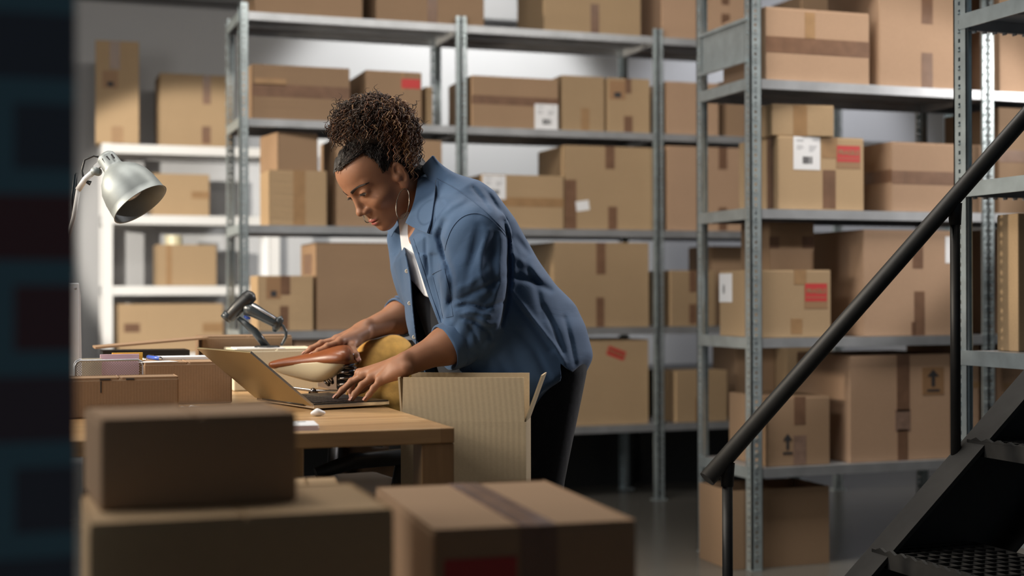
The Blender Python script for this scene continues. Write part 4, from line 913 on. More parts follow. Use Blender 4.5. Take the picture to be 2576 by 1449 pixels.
def nets(fn, lo, hi, h):
    """isosurface of a distance function on a regular grid (naive surface nets)"""
    lo, hi = np.asarray(lo, float), np.asarray(hi, float); n = np.ceil((hi - lo) / h).astype(int) + 1
    ax = [lo[i] + h * np.arange(n[i]) for i in range(3)]; F_ = np.empty(n)
    step = max(1, 400000 // (n[1] * n[2]))
    for i in range(0, n[0], step):
        g = np.stack(np.meshgrid(ax[0][i:i + step], ax[1], ax[2], indexing='ij'), -1).reshape(-1, 3)
        F_[i:i + step] = fn(g).reshape(-1, n[1], n[2])
    ins = F_ < 0; c = n - 1; s = np.zeros(c, int)
    for dx in (0, 1):
        for dy in (0, 1):
            for dz in (0, 1): s += ins[dx:dx + c[0], dy:dy + c[1], dz:dz + c[2]]
    act = (s > 0) & (s < 8); idx = -np.ones(c, int); I = np.argwhere(act); idx[act] = np.arange(len(I))
    pos = np.zeros((len(I), 3)); cnt = np.zeros(len(I))
    cor = [(0, 0, 0), (1, 0, 0), (0, 1, 0), (1, 1, 0), (0, 0, 1), (1, 0, 1), (0, 1, 1), (1, 1, 1)]
    val = [F_[I[:, 0] + q[0], I[:, 1] + q[1], I[:, 2] + q[2]] for q in cor]
    for a in range(8):
        for b in range(a + 1, 8):
            if sum(abs(cor[a][k] - cor[b][k]) for k in range(3)) != 1: continue
            m = (val[a] < 0) != (val[b] < 0); t = np.where(m, val[a] / np.where(m, val[a] - val[b], 1), 0)
            p = np.array(cor[a])[None] + t[:, None] * (np.array(cor[b]) - np.array(cor[a]))[None]
            pos[m] += p[m]; cnt[m] += 1
    V = lo + h * (I + pos / cnt[:, None]); Q_ = []
    for axs in range(3):
        o1, o2 = [(1, 2), (2, 0), (0, 1)][axs]
        sl0 = [slice(1, -1)] * 3; sl0[axs] = slice(0, -1); sl1 = [slice(1, -1)] * 3; sl1[axs] = slice(1, None)
        A, B_ = ins[tuple(sl0)], ins[tuple(sl1)]
        for flip, msk in ((False, A & ~B_), (True, ~A & B_)):
            E = np.argwhere(msk); E[:, o1] += 1; E[:, o2] += 1
            if not len(E): continue
            def cell(d1, d2):
                e = E.copy(); e[:, o1] += d1; e[:, o2] += d2; return idx[e[:, 0], e[:, 1], e[:, 2]]
            q = np.stack([cell(-1, -1), cell(0, -1), cell(0, 0), cell(-1, 0)], 1)
            Q_.append(q[:, ::-1] if flip else q)
    Q_ = np.concatenate(Q_); Q_ = Q_[(Q_ >= 0).all(1)]
    return V, Q_
def clip_mesh(V, Fc, g):
    """cut a mesh along g = 0 and keep g < 0"""
    T = []
    for f in Fc:
        f = list(f)
        for k in range(1, len(f) - 1): T.append((f[0], f[k], f[k + 1]))
    T = np.array(T); gi = g < 0; keep = gi[T].all(1); cut = gi[T].any(1) & ~keep
    V = list(map(tuple, V)); out = [tuple(t) for t in T[keep]]; memo = {}
    def edge(a, b):
        k = (min(a, b), max(a, b))
        if k not in memo:
            t = g[a] / (g[a] - g[b]); memo[k] = len(V); V.append(tuple(np.array(V[a]) * (1 - t) + np.array(V[b]) * t))
        return memo[k]
    for t in T[cut]:
        poly = []
        for i in range(3):
            a, b = t[i], t[(i + 1) % 3]
            if gi[a]: poly.append(a)
            if gi[a] != gi[b]: poly.append(edge(a, b))
        for k in range(1, len(poly) - 1): out.append((poly[0], poly[k], poly[k + 1]))
    V = np.array(V); out = np.array(out); used = np.unique(out); mp = -np.ones(len(V), int); mp[used] = np.arange(len(used))
    return V[used], mp[out]
def poly_sd(px, py, pts):
    """signed distance in pixels to a polygon, negative inside"""
    d = np.full(len(px), 1e9); ins = np.zeros(len(px), bool); n = len(pts)
    for i in range(n):
        (x0, y0), (x1, y1) = pts[i], pts[(i + 1) % n]; ex_, ey_ = x1 - x0, y1 - y0
        t = np.clip(((px - x0) * ex_ + (py - y0) * ey_) / (ex_ * ex_ + ey_ * ey_), 0, 1)
        d = np.minimum(d, np.hypot(px - x0 - t * ex_, py - y0 - t * ey_))
        c_ = ((y0 > py) != (y1 > py)) & (px < (x1 - x0) * (py - y0) / (y1 - y0 + 1e-12) + x0); ins ^= c_
    return np.where(ins, -d, d)

# ---------------------------------------------------------------- materials
def skin():
    t = NT('skin'); b = t.b; b.inputs['Roughness'].default_value = 0.52; b.inputs['Specular IOR Level'].default_value = 0.3
    n1 = t.n('ShaderNodeTexNoise', Scale=28.0, Detail=5.0); t.l(t.tc.outputs['Object'], n1.inputs['Vector'])
    c = t.mix(n1.outputs[0], (0.265, 0.122, 0.066), (0.36, 0.178, 0.104)); t.l(c, b.inputs['Base Color'])
    b.inputs['Subsurface Weight'].default_value = 0.12; b.inputs['Subsurface Radius'].default_value = (0.012, 0.004, 0.002); b.inputs['Subsurface Scale'].default_value = 0.6
    n2 = t.n('ShaderNodeTexNoise', Scale=420.0, Detail=3.0); t.l(t.tc.outputs['Object'], n2.inputs['Vector']); t.bump(n2.outputs[0], 0.10, 0.0006)
    return t.m
M['skin'] = skin()
M['lips'] = basic('lips', (0.36, 0.10, 0.085), 0.35); M['nail'] = basic('nail', (0.50, 0.26, 0.20), 0.25)
M['eye_white'] = basic('eye_white', (0.62, 0.58, 0.54), 0.15); M['iris'] = basic('iris', (0.02, 0.011, 0.007), 0.1)
M['brow'] = basic('brow_hair', (0.032, 0.020, 0.015), 0.7)
def cloth(name, col, var=0.12, sc=900):
    t = NT(name); b = t.b; b.inputs['Roughness'].default_value = 0.85; b.inputs['Specular IOR Level'].default_value = 0.2; b.inputs['Sheen Weight'].default_value = 0.15
    n1 = t.n('ShaderNodeTexNoise', Scale=14.0, Detail=6.0); t.l(t.tc.outputs['Object'], n1.inputs['Vector'])
    c = t.mix(n1.outputs[0], tuple(x * (1 - var) for x in col), tuple(x * (1 + var) for x in col)); t.l(c, b.inputs['Base Color'])
    mp = t.n('ShaderNodeMapping'); t.l(t.tc.outputs['Object'], mp.inputs[0]); mp.inputs['Scale'].default_value = (9, 9, 26); mp.inputs['Rotation'].default_value = (0, 0.5, 0)
    n3 = t.n('ShaderNodeTexNoise', Scale=1.0, Detail=4.0, Distortion=1.5); t.l(mp.outputs[0], n3.inputs['Vector'])
    n2 = t.n('ShaderNodeTexNoise', Scale=float(sc), Detail=2.0); t.l(t.tc.outputs['Object'], n2.inputs['Vector'])
    b1 = t.n('ShaderNodeBump'); b1.inputs['Strength'].default_value = 0.10; b1.inputs['Distance'].default_value = 0.008; t.l(n3.outputs[0], b1.inputs['Height'])
    b2 = t.n('ShaderNodeBump'); b2.inputs['Strength'].default_value = 0.15; b2.inputs['Distance'].default_value = 0.0008; t.l(n2.outputs[0], b2.inputs['Height']); t.l(b1.outputs[0], b2.inputs['Normal'])
    t.l(b2.outputs[0], b.inputs['Normal']); return t.m
M['chambray'] = cloth('blue_chambray', (0.058, 0.108, 0.20)); M['tee'] = cloth('white_cotton', (0.74, 0.76, 0.80), 0.03); M['navy'] = cloth('dark_navy_cloth', (0.006, 0.008, 0.013), 0.2)
M['button'] = basic('shell_button', (0.72, 0.66, 0.55), 0.3)

# ---------------------------------------------------------------- head
phi, pit, rol = math.radians(36), math.radians(42), math.radians(6)
hv = np.array([-math.cos(phi), -math.sin(phi), 0]); zv = np.array([0, 0, 1.0])
hf_ = hv * math.cos(pit) - zv * math.sin(pit); hu_ = hv * math.sin(pit) + zv * math.cos(pit); hl_ = np.cross(hu_, hf_)
hl2 = hl_ * math.cos(rol) + hu_ * math.sin(rol); hu2 = hu_ * math.cos(rol) - hl_ * math.sin(rol)
HR = np.stack([hf_, hl2, hu2], 0)                    # rows: forward, left, up
HO = C(1010, 452, 3.42) - 0.070 * hl2                # between the ears
def h2p(P): return HO + np.asarray(P) @ HR
def p2h(P): return (np.asarray(P) - HO) @ HR.T
neck_base = C(1082, 520, 3.515)
nb = p2h(neck_base)
def wz(z): return np.where(z < 0.05, 0.05 - (0.05 - z) * 0.90, z)
def uz(z): return np.where(z < 0.05, 0.05 - (0.05 - z) / 0.90, z)
def head_sdf(P0):
    P = np.stack([P0[:, 0], P0[:, 1], uz(P0[:, 2])], 1)                # the lower face is a little compressed
    Y = np.abs(P[:, 1]); S_ = np.stack([P[:, 0], Y, P[:, 2]], 1); S0 = np.stack([P0[:, 0], Y, P0[:, 2]], 1)
    d = ell(P, (-0.012, 0, 0.050), (0.1005, 0.0765, 0.088))
    d = smin(d, ell(P, (0.046, 0, 0.074), (0.041, 0.056, 0.046)), 0.04)
    d = smin(d, ell(P, (0.030, 0, -0.004), (0.062, 0.060, 0.078)), 0.03)
    d = smin(d, cap(S_, (0.002, 0.050, -0.038), (0.066, 0.014, -0.074), 0.019, 0.017), 0.028)
    d = smin(d, ell(P, (0.077, 0, -0.077), (0.017, 0.020, 0.018)), 0.018)
    d = smin(d, ell(S_, (0.060, 0.043, -0.006), (0.024, 0.022, 0.020)), 0.022)
    d = smin(d, cap(S_, (0.084, 0.010, 0.049), (0.067, 0.046, 0.050), 0.010, 0.009), 0.014)
    d = smin(d, ell(P, (0.072, 0, -0.042), (0.024, 0.031, 0.030)), 0.018)
    # eye sockets, then lids
    d = smax(d, -ell(S_, (0.103, 0.032, 0.0330), (0.019, 0.022, 0.0135)), 0.014)
    # nose
    n = cap(P, (0.087, 0, 0.043), (0.104, 0, -0.003), 0.0065, 0.0086)
    n = smin(n, ell(P, (0.1050, 0, -0.0075), (0.0122, 0.0122, 0.0105)), 0.008)
    n = smin(n, ell(S_, (0.0970, 0.0130, -0.0130), (0.0115, 0.0075, 0.0080)), 0.006)
    d = smin(d, n, 0.010)
    d = smax(d, -ell(S_, (0.1015, 0.0072, -0.0217), (0.0055, 0.0038, 0.0042)), 0.002)
    # lids
    e = np.array((0.0775, 0.0325, 0.0335)); lid = ell(S_, e, (0.0128, 0.0185, 0.0128))
    lid = smax(lid, -ell(S_, e + np.array((0.0120, 0.0008, -0.0034)), (0.0110, 0.0168, 0.0050)), 0.0012)
    d = smin(d, lid, 0.007)
    # lips
    up_l = ell(P, (0.0915, 0, -0.0455), (0.0100, 0.0215, 0.0058)); lo_l = ell(P, (0.0895, 0, -0.0560), (0.0110, 0.0190, 0.0066))
    d = smin(d, up_l, 0.006); d = smin(d, lo_l, 0.006)
    d = smax(d, -ell(P, (0.1005, 0, -0.0505), (0.0105, 0.0235, 0.0011)), 0.0025)
    d = smax(d, -ell(P, (0.0985, 0, -0.0355), (0.0045, 0.0030, 0.0070)), 0.003)     # philtrum
    d = smin(d, ell(P, (0.0, 0, -0.02), (0.06, 0.055, 0.06)), 0.03)
    # neck
    d = smin(d, cap(P0, (-0.030, 0, -0.020), nb, 0.050, 0.058), 0.025)
    # ears
    q = S0 - np.array((-0.001, 0.0805, 0.014)); ca, sa = math.cos(0.35), math.sin(0.35)
    qx = q[:, 0] * math.cos(-0.18) - q[:, 2] * math.sin(-0.18); qz = q[:, 0] * math.sin(-0.18) + q[:, 2] * math.cos(-0.18); qy = q[:, 1] + qx * 0.42
    E_ = np.stack([qx, qy, qz], 1)
    ear = ell(E_, (-0.001, 0, 0), (0.0158, 0.0072, 0.0325))
    ear = smin(ear, ell(E_, (0.003, -0.001, -0.028), (0.0085, 0.0055, 0.0105)), 0.006)
    ear = smax(ear, -ell(E_, (0.001, 0.0066, 0.004), (0.0100, 0.0080, 0.0225)), 0.0025)
    ear = smin(ear, ell(E_, (-0.004, 0.002, 0.002), (0.0045, 0.0036, 0.0160)), 0.004)
    ear = smin(ear, ell(E_, (0.0125, 0.0035, -0.006), (0.0040, 0.0035, 0.0060)), 0.003)
    ear = smin(ear, cap(S0, (0.006, 0.066, 0.014), (0.003, 0.076, 0.012), 0.012, 0.010), 0.006)
    return smin(d, ear, 0.003)
lo = np.minimum(np.array((-0.125, -0.098, -0.108)), nb - 0.02); hi = np.maximum(np.array((0.128, 0.098, 0.135)), nb + 0.02)
HV, HF = nets(head_sdf, lo, hi, 0.0021)
HV, HF = clip_mesh(HV, HF, np.maximum(-(HV - nb) @ ((np.zeros(3) - nb) / np.linalg.norm(nb)) - 0.0, -1))
HVu = np.stack([HV[:, 0], HV[:, 1], uz(HV[:, 2])], 1)
lipm = np.minimum(ell(HVu, (0.0915, 0, -0.0452), (0.0118, 0.0225, 0.0062)), ell(HVu, (0.0895, 0, -0.0562), (0.0128, 0.0198, 0.0068))) < 0.0
parts = []           # (vertices, faces, material index per face)
parts.append((h2p(HV), HF, np.where(lipm[HF].all(1), 1, 0)))

# ---------------------------------------------------------------- arms and hands
def hand_chain(pts, rs): return [(np.asarray(pts[i]), np.asarray(pts[i + 1]), rs[i], rs[i + 1]) for i in range(len(pts) - 1)]
# left arm: elbow under the sleeve, hand on the keyboard
l_el = C(1192, 838, 3.335); l_wr = C(1003, 924, 3.235)
l_mcp = {'index': C(905, 941, 3.305), 'middle': C(916, 943, 3.280), 'ring': C(936, 949, 3.252), 'pinky': C(957, 958, 3.228)}
L_f = {'index': [l_mcp['index'], C(886, 963, 3.325), C(882, 983, 3.330), C(884, 996, 3.328)],
       'middle': [l_mcp['middle'], C(885, 960, 3.292), C(861, 982, 3.296), C(844, 1000, 3.292)],
       'ring': [l_mcp['ring'], C(911, 969, 3.250), C(893, 991, 3.240), C(884, 1006, 3.232)],
       'pinky': [l_mcp['pinky'], C(940, 977, 3.222), C(928, 994, 3.216), C(919, 1005, 3.212)],
       'thumb': [C(965, 938, 3.285), C(935, 962, 3.315), C(912, 978, 3.318), C(898, 988, 3.312)]}
r_el = C(1058, 778, 3.87); r_wr = C(912, 834, 3.705)
r_mcp = {'index': C(856, 860, 3.610), 'middle': C(847, 855, 3.635), 'ring': C(845, 856, 3.660), 'pinky': C(850, 861, 3.683)}
R_f = {'index': [r_mcp['index'], C(824, 871, 3.595), C(801, 883, 3.595), C(784, 892, 3.597)],
       'middle': [r_mcp['middle'], C(808, 864, 3.627), C(783, 877, 3.625), C(766, 890, 3.627)],
       'ring': [r_mcp['ring'], C(811, 866, 3.657), C(788, 880, 3.657), C(773, 891, 3.659)],
       'pinky': [r_mcp['pinky'], C(826, 872, 3.687), C(806, 884, 3.687), C(795, 892, 3.687)],
       'thumb': [C(893, 858, 3.660), C(884, 872, 3.620), C(894, 893, 3.600), C(902, 906, 3.595)]}
FR = {'index': (.0092, .0082, .0073, .0058), 'middle': (.0094, .0083, .0074, .0059), 'ring': (.0090, .0080, .0071, .0057), 'pinky': (.0083, .0072, .0064, .0052), 'thumb': (.0140, .0104, .0092, .0070)}
def arm_sdf(el, wr, mcp, fg, back, r0=0.044):
    a = (wr - el); mid = el + a * 0.35
    def fn(P):
        d = cap(P, el, mid, r0, r0 * 0.93); d = smin(d, cap(P, mid, wr + a * 0.0, r0 * 0.93, 0.0250), 0.03)
        pc = (mcp['index'] + mcp['middle'] + mcp['ring'] + mcp['pinky']) / 4
        for k, rr in (('index', .0112), ('middle', .0114), ('ring', .0110), ('pinky', .0102)):
            d = smin(d, cap(P, wr + (mcp[k] - pc) * 0.55, mcp[k], 0.0168, rr), 0.013)
        d = smin(d, cap(P, wr + (fg['thumb'][0] - wr) * 0.15, fg['thumb'][0], 0.019, 0.016), 0.016)
        for k, ps in fg.items():
            rs = FR[k]; f = cap(P, ps[0], ps[1], rs[0], rs[1])
            f = smin(f, cap(P, ps[1], ps[2], rs[1], rs[2]), 0.004); f = smin(f, cap(P, ps[2], ps[3], rs[2], rs[3]), 0.004)
            f = smin(f, np.linalg.norm(P - (ps[1] + back * 0.0012), axis=1) - rs[1] * 0.99, 0.003)
            f = smin(f, np.linalg.norm(P - (ps[2] + back * 0.0008), axis=1) - rs[2] * 1.02, 0.003)
            d = smin(d, f, 0.0045 if k != 'thumb' else 0.010)
            if k != 'thumb':    # knuckle and tendon
                d = smin(d, np.linalg.norm(P - (ps[0] + back * 0.0022), axis=1) - rs[0] * 0.95, 0.008)
                d = smin(d, cap(P, wr + (ps[0] - wr) * 0.35 + back * 0.0125, ps[0] + back * 0.0055, 0.0035, 0.0045), 0.010)
        # wrist bone
        d = smin(d, np.linalg.norm(P - (wr - a / np.linalg.norm(a) * 0.012 + np.array([0.004, -0.010, 0.016])), axis=1) - 0.0115, 0.016)
        return d
    pts = np.array([el, wr] + [p for ps in fg.values() for p in ps])
    return fn, pts.min(0) - 0.05, pts.max(0) + 0.05
bkL = np.array([-0.25, -0.35, 0.9]); bkL /= np.linalg.norm(bkL); bkR = np.array([0.05, -0.25, 0.97]); bkR /= np.linalg.norm(bkR)
for el, wr, mcp, fg, bk, r0 in ((l_el, l_wr, l_mcp, L_f, bkL, 0.043), (r_el, r_wr, r_mcp, R_f, bkR, 0.043)):
    fn, a, b = arm_sdf(el, wr, mcp, fg, bk, r0); V, Q_ = nets(fn, a, b, 0.0018); parts.append((V, Q_, np.zeros(len(Q_), int)))

# ---------------------------------------------------------------- torso under the clothes, legs
ppm = FPX / 3.5
AX0 = C(1075, 440, 3.5); adir = np.array([.566, 0, -.825]); e1 = np.array([.825, 0, .566]); e2 = np.array([0, 1.0, 0])
def interp(x, xs, ys): return np.interp(x, xs, ys)
ST = np.array([-45, 0, 50, 90, 135, 220, 331, 431, 528, 620]); TURN = math.radians(24)
RB = np.array([-25, 15, 50, 86, 105, 109, 97, 95, 82, 66])
RF = np.array([-10, -28, -62, -120, -188, -226, -260, -286, -300, -300])
HW = np.array([.050, .070, .110, .150, .180, .190, .190, .190, .192, .195])
skew = 0.30
def torso_sdf(P, off=0.0):
    q = P - AX0; s = q @ adir * ppm; r = q @ e1; wv = q[:, 1] - 0.01
    rb, rf, hw = interp(s, ST, RB) / ppm, interp(s, ST, RF) / ppm, interp(s, ST, HW)
    c = (rb + rf) / 2; a = (rb - rf) / 2
    r_ = r - c
    # elliptical section, turned a little towards the camera like the chest
    ct, st_ = math.cos(TURN), math.sin(TURN)
    Af = np.sqrt(np.maximum((a * a - (hw * st_) ** 2) / ct ** 2, 0.3 * a * a)); Al = hw
    qf = r_ * ct + wv * st_; ql = r_ * st_ - wv * ct
    k = np.power(np.abs(qf / Af) ** 2.3 + np.abs(ql / Al) ** 2.3, 1 / 2.3)
    d = (k - 1) * np.minimum(Af, Al) * 0.9
    d = smax(d, -(s + 45) / ppm, 0.03); d = smax(d, (s - 600) / ppm, 0.02)
    return d - off
pel = C(1362, 905, 3.52)
legs = {'l': [C(1376, 925, 3.45), C(1338, 1262, 3.47), C(1356, 1690, 3.49)], 'r': [C(1362, 920, 3.61), C(1312, 1262, 3.63), C(1335, 1685, 3.66)]}
def trousers_sdf(P, off=0.0):
    d = ell(P, C(1338, 915, 3.53), (0.100, 0.175, 0.125))
    for k, (h, kn, an) in legs.items():
        d = smin(d, cap(P, h, kn, 0.092, 0.064), 0.04); d = smin(d, cap(P, kn, an, 0.062, 0.050), 0.03)
    d = smin(d, cap(P, C(1225, 760, 3.5), C(1318, 880, 3.52), 0.120, 0.104), 0.05)
    return d - off
# inner body: one more piece of the same skin mesh, hidden by the clothing
def core_sdf(P):
    d = cap(P, C(1135, 590, 3.51), C(1290, 800, 3.52), 0.115, 0.12); d = smin(d, cap(P, neck_base, C(1120, 570, 3.51), 0.055, 0.1), 0.04)
    d = smin(d, trousers_sdf(P, -0.012), 0.04)
    d = smin(d, cap(P, C(1165, 575, 3.37), l_el, 0.052, 0.042), 0.03); d = smin(d, cap(P, C(1085, 560, 3.66), r_el, 0.052, 0.042), 0.03)
    for k, (h, kn, an) in legs.items():
        d = smin(d, cap(P, an, an + np.array([0, 0, -0.05]), 0.036, 0.034), 0.02); d = smin(d, cap(P, an + np.array([0, 0, -0.055]), an + np.array([-0.15, -0.03, -0.075]), 0.034, 0.022), 0.02)
    return d
V, Q_ = nets(core_sdf, C(1000, 470, 3.5) + np.array([-0.05, -0.32, -1.35]), C(1470, 470, 3.5) + np.array([0.05, 0.33, 0.1]), 0.012)
parts.append((V, Q_, np.zeros(len(Q_), int)))
allv = np.concatenate([p[0] for p in parts]); allf = []; mats = []; o_ = 0
for V, Q_, mi in parts:
    allf += [tuple(int(i) + o_ for i in f) for f in Q_]; mats += list(mi); o_ += len(V)
pw = to_world(np.array([[pel[0], pel[1], 0]]))[0]
woman = thing('person', (pw[0], pw[1], 0), 'woman with tied-up curls in a blue shirt, leaning over the table to type', 'person')
body = obj('body', (to_world(allv), allf), 'skin', woman); body.data.materials.append(M['lips'])
body.data.polygons.foreach_set('material_index', np.array(mats, dtype=np.int32)); body['label'] = 'brown skin of face, neck, arms and hands'
# nails
def nail(tip, prev, back, r):
    d = (tip - prev) / np.linalg.norm(tip - prev); n = back - d * (back @ d); n /= np.linalg.norm(n); s_ = np.cross(d, n)
    c = tip + n * r * 0.62 - d * 0.001; vs = []; fs = []; nu, nv = 9, 7
    for i in range(nu):
        for j in range(nv):
            u, v = -1 + 2 * i / (nu - 1), -1 + 2 * j / (nv - 1); wd = r * 0.82 * (1 - 0.22 * max(0, u) ** 3 - .12 * max(0, -u) ** 2)
            vs.append(c + d * u * 0.0066 + s_ * v * wd + n * (r * 0.42 * math.sqrt(max(0, 1 - (v * .85) ** 2)) - 0.0009 * u * u))
    for i in range(nu - 1):
        for j in range(nv - 1): fs.append((i * nv + j, (i + 1) * nv + j, (i + 1) * nv + j + 1, i * nv + j + 1))
    return to_world(np.array(vs)), fs
for fg, bk in ((L_f, bkL), (R_f, bkR)):
    for k in fg:
        b_ = bk if k != 'thumb' else np.array([0, -0.9, 0.3])
        obj('fingernail', nail(fg[k][3], fg[k][2], b_, FR[k][3]), 'nail', body, solid=0.0006)
# eyes, lashes, brows
for sg in (1, -1):
    e = np.array((0.0772, 0.0325 * sg, float(wz(np.array(0.0335))))); ev = MB().sphere((0, 0, 0), 0.0116, 20, (1, 1.35, 1))
    ey_ = obj('eye', MB().add(to_world(h2p(np.array(ev.v) + e)).tolist(), ev.f, True), 'eye_white', body)
    gz = np.array((0.93, 0.03, -0.30)); gz /= np.linalg.norm(gz)
    iv = MB().lathe(tuple(e + gz * 0.0098), tuple(gz), [(0.0012, 0.0064), (0.0019, 0.0050), (0.0024, 0.0025), (0.0025, 0.0)], 18)
    obj('iris', MB().add(to_world(h2p(np.array(iv.v))).tolist(), iv.f, True), 'iris', ey_)
    lm = MB(); r_ = random.Random(3 + sg)
    for k in range(26):
        t = -1 + 2 * k / 25; a = t * 0.95
        p0 = e + np.array((0.0138 * math.cos(a) * 0.97, 0.0138 * math.sin(a) + 0.0005 * sg, 0.0014 - 0.0026 * abs(t) ** 2)); dr_ = np.array((0.78, (0.55 * t), -0.30)); dr_ /= np.linalg.norm(dr_)
        ln = 0.0062 * (0.8 + 0.35 * r_.random()); pts = [p0 - dr_ * 0.001, p0 + dr_ * ln * 0.55 + np.array((0, 0, -0.0006)), p0 + dr_ * ln + np.array((0, 0, 0.0004))]
        lm.tube([tuple(q) for q in to_world(h2p(np.array(pts)))], [0.00045, 0.0004, 0.00012], 5)
    obj('eyelashes', lm, 'brow', body)
    bm_ = MB()
    for k in range(70):
        t = k / 69; yb_ = 0.012 + 0.046 * t; zb_ = 0.0495 + 0.0060 * math.sin(min(1, t * 1.35) * PI * 0.5) - 0.0075 * max(0, t - 0.6) ** 1.2 * 2.0
        for rr in range(6):
            zz = zb_ + (rr - 2.5) * 0.00115 * (1 - 0.7 * t); q0 = np.array([[0.13, yb_ * sg, zz]])
            for _ in range(14): q0[:, 0] -= np.clip(head_sdf(q0), -0.01, 0.01)
            q0[:, 0] += 0.0004; d_ = np.array([-0.18 * t - .02, (0.75 + 0.2 * r_.random()) * sg, 0.42 * (1 - 1.4 * t)]); d_ /= np.linalg.norm(d_)
            q1 = q0 + d_ * 0.0062
            q1[:, 0] -= np.clip(head_sdf(q1), -0.004, 0.004) - 0.0006
            bm_.tube([tuple(v) for v in to_world(h2p(np.concatenate([q0, (q0 + q1) / 2 + np.array([0.0004, 0, 0]), q1])))], [0.0006, 0.0006, 0.0002], 4)
    obj('eyebrow', bm_, 'brow', body)
# ---------------------------------------------------------------- shirt
sh_l = C(1190, 585, 3.345); sh_r = C(1070, 575, 3.69)
LSL = [(C(1168, 560, 3.40), .080), (C(1196, 600, 3.345), .083), (C(1194, 700, 3.325), .079), (C(1192, 790, 3.325), .069), (C(1190, 838, 3.330), .058), (C(1136, 868, 3.310), .048)]
RSL = [(C(1085, 560, 3.62), .078), (C(1082, 600, 3.70), .078), (C(1068, 690, 3.80), .068), (C(1057, 778, 3.87), .058), (C(1018, 790, 3.825), .052), (C(996, 798, 3.80), .050)]
def chain(P, ch, k=0.02):
    d = None
    for (a, ra_), (b, rb_) in zip(ch[:-1], ch[1:]):
        q = cap(P, a, b, ra_, rb_); d = q if d is None else smin(d, q, k)
    return d
wr_ = np.random.default_rng(11); WD = [(wr_.normal(size=3), wr_.uniform(0, 6.28)) for _ in range(10)]
def wob(P, f):
    s = 0
    for d, ph in WD[:6]: s = s + np.sin((P @ (d / np.linalg.norm(d))) * f + ph)
    return s / 6
def ridge(x): return 1 - 2 * np.sqrt(np.sin(x) ** 2 + 0.02)
def shirt_base(P):
    d = torso_sdf(P, 0.004)
    # hanging lower part and tails
    q = P - C(1322, 985, 3.545); vz = q[:, 2]
    a = 0.150 + 0.02 * np.clip(-vz / 0.15, -1, 1); lowp = (np.power(np.abs(q[:, 0] / a) ** 2.2 + np.abs(q[:, 1] / 0.165) ** 2.2, 1 / 2.2) - 1) * 0.145
    lowp = smax(lowp, np.abs(vz) - 0.14, 0.03)
    d = smin(d, lowp, 0.06)
    # tail kicked out at the back
    d = smin(d, cap(P, C(1400, 800, 3.50), C(1447, 905, 3.46), 0.045, 0.024), 0.05)
    d = smin(d, cap(P, C(1395, 800, 3.60), C(1452, 880, 3.62), 0.045, 0.020), 0.05)
    d = smin(d, cap(P, C(1018, 602, 3.625), C(1046, 720, 3.60), 0.044, 0.050), 0.035)
    # shoulders
    d = smin(d, cap(P, C(1112, 505, 3.50), C(1166, 568, 3.39), 0.050, 0.066), 0.05)
    d = smin(d, cap(P, C(1080, 500, 3.55), C(1085, 568, 3.65), 0.050, 0.075), 0.05)
    return d
arm_pit = C(1283, 640, 3.36)
# folds, laid along the cloth: polyline, depth (inward positive), width in pixels
FOLDS = [([(1266, 556), (1277, 600), (1281, 680), (1277, 760), (1262, 815)], .014, 7), ([(1118, 560), (1106, 596), (1120, 646), (1136, 692), (1137, 740), (1132, 800)], .012, 9),
         ([(1229, 581), (1210, 640), (1208, 690), (1225, 735)], -.006, 9), ([(1262, 600), (1258, 700), (1240, 770)], -.005, 9), ([(1205, 570), (1188, 650), (1168, 730)], .006, 10), ([(1246, 590), (1238, 660), (1246, 720)], .005, 8),
         ([(1147, 774), (1170, 766), (1194, 767), (1221, 777), (1264, 760)], .010, 5.5), ([(1158, 790), (1180, 784), (1201, 787), (1234, 794)], -.006, 5), ([(1164, 800), (1190, 806), (1221, 827), (1234, 850)], .009, 5.5),
         ([(1134, 756), (1160, 752), (1184, 740), (1234, 717), (1266, 697)], .007, 7), ([(1140, 735), (1180, 715), (1230, 680)], -.004, 9), ([(1205, 800), (1230, 815), (1255, 812)], -.005, 6), ([(1176, 812), (1196, 840), (1204, 868)], .006, 5),
         ([(1284, 730), (1334, 794), (1401, 877), (1421, 912)], -.0055, 6), ([(1290, 745), (1326, 800), (1385, 880)], .005, 8), ([(1284, 694), (1344, 708), (1384, 730)], .007, 8), ([(1368, 772), (1394, 827), (1416, 885)], .0055, 7), ([(1290, 640), (1330, 668), (1362, 700)], -.005, 10),
         ([(1320, 650), (1350, 720), (1366, 800)], .005, 9), ([(1420, 800), (1436, 860), (1446, 915)], .005, 7), ([(1300, 830), (1345, 880), (1380, 950)], .004, 10), ([(1240, 880), (1280, 950), (1300, 1040)], .004, 12),
         ([(1071, 590), (1072, 640), (1078, 690)], .004, 4.5), ([(1191, 473), (1212, 500), (1229, 527)], .0045, 6), ([(1221, 478), (1240, 505), (1254, 530)], .0045, 6), ([(1106, 498), (1124, 520)], .003, 6), ([(1112, 540), (1135, 520), (1165, 505)], -.003, 8),
         ([(1088, 640), (1094, 720), (1108, 800)], .0035, 7), ([(1010, 640), (1018, 740), (1026, 830)], .003, 6), ([(1300, 600), (1330, 640)], .006, 9)]
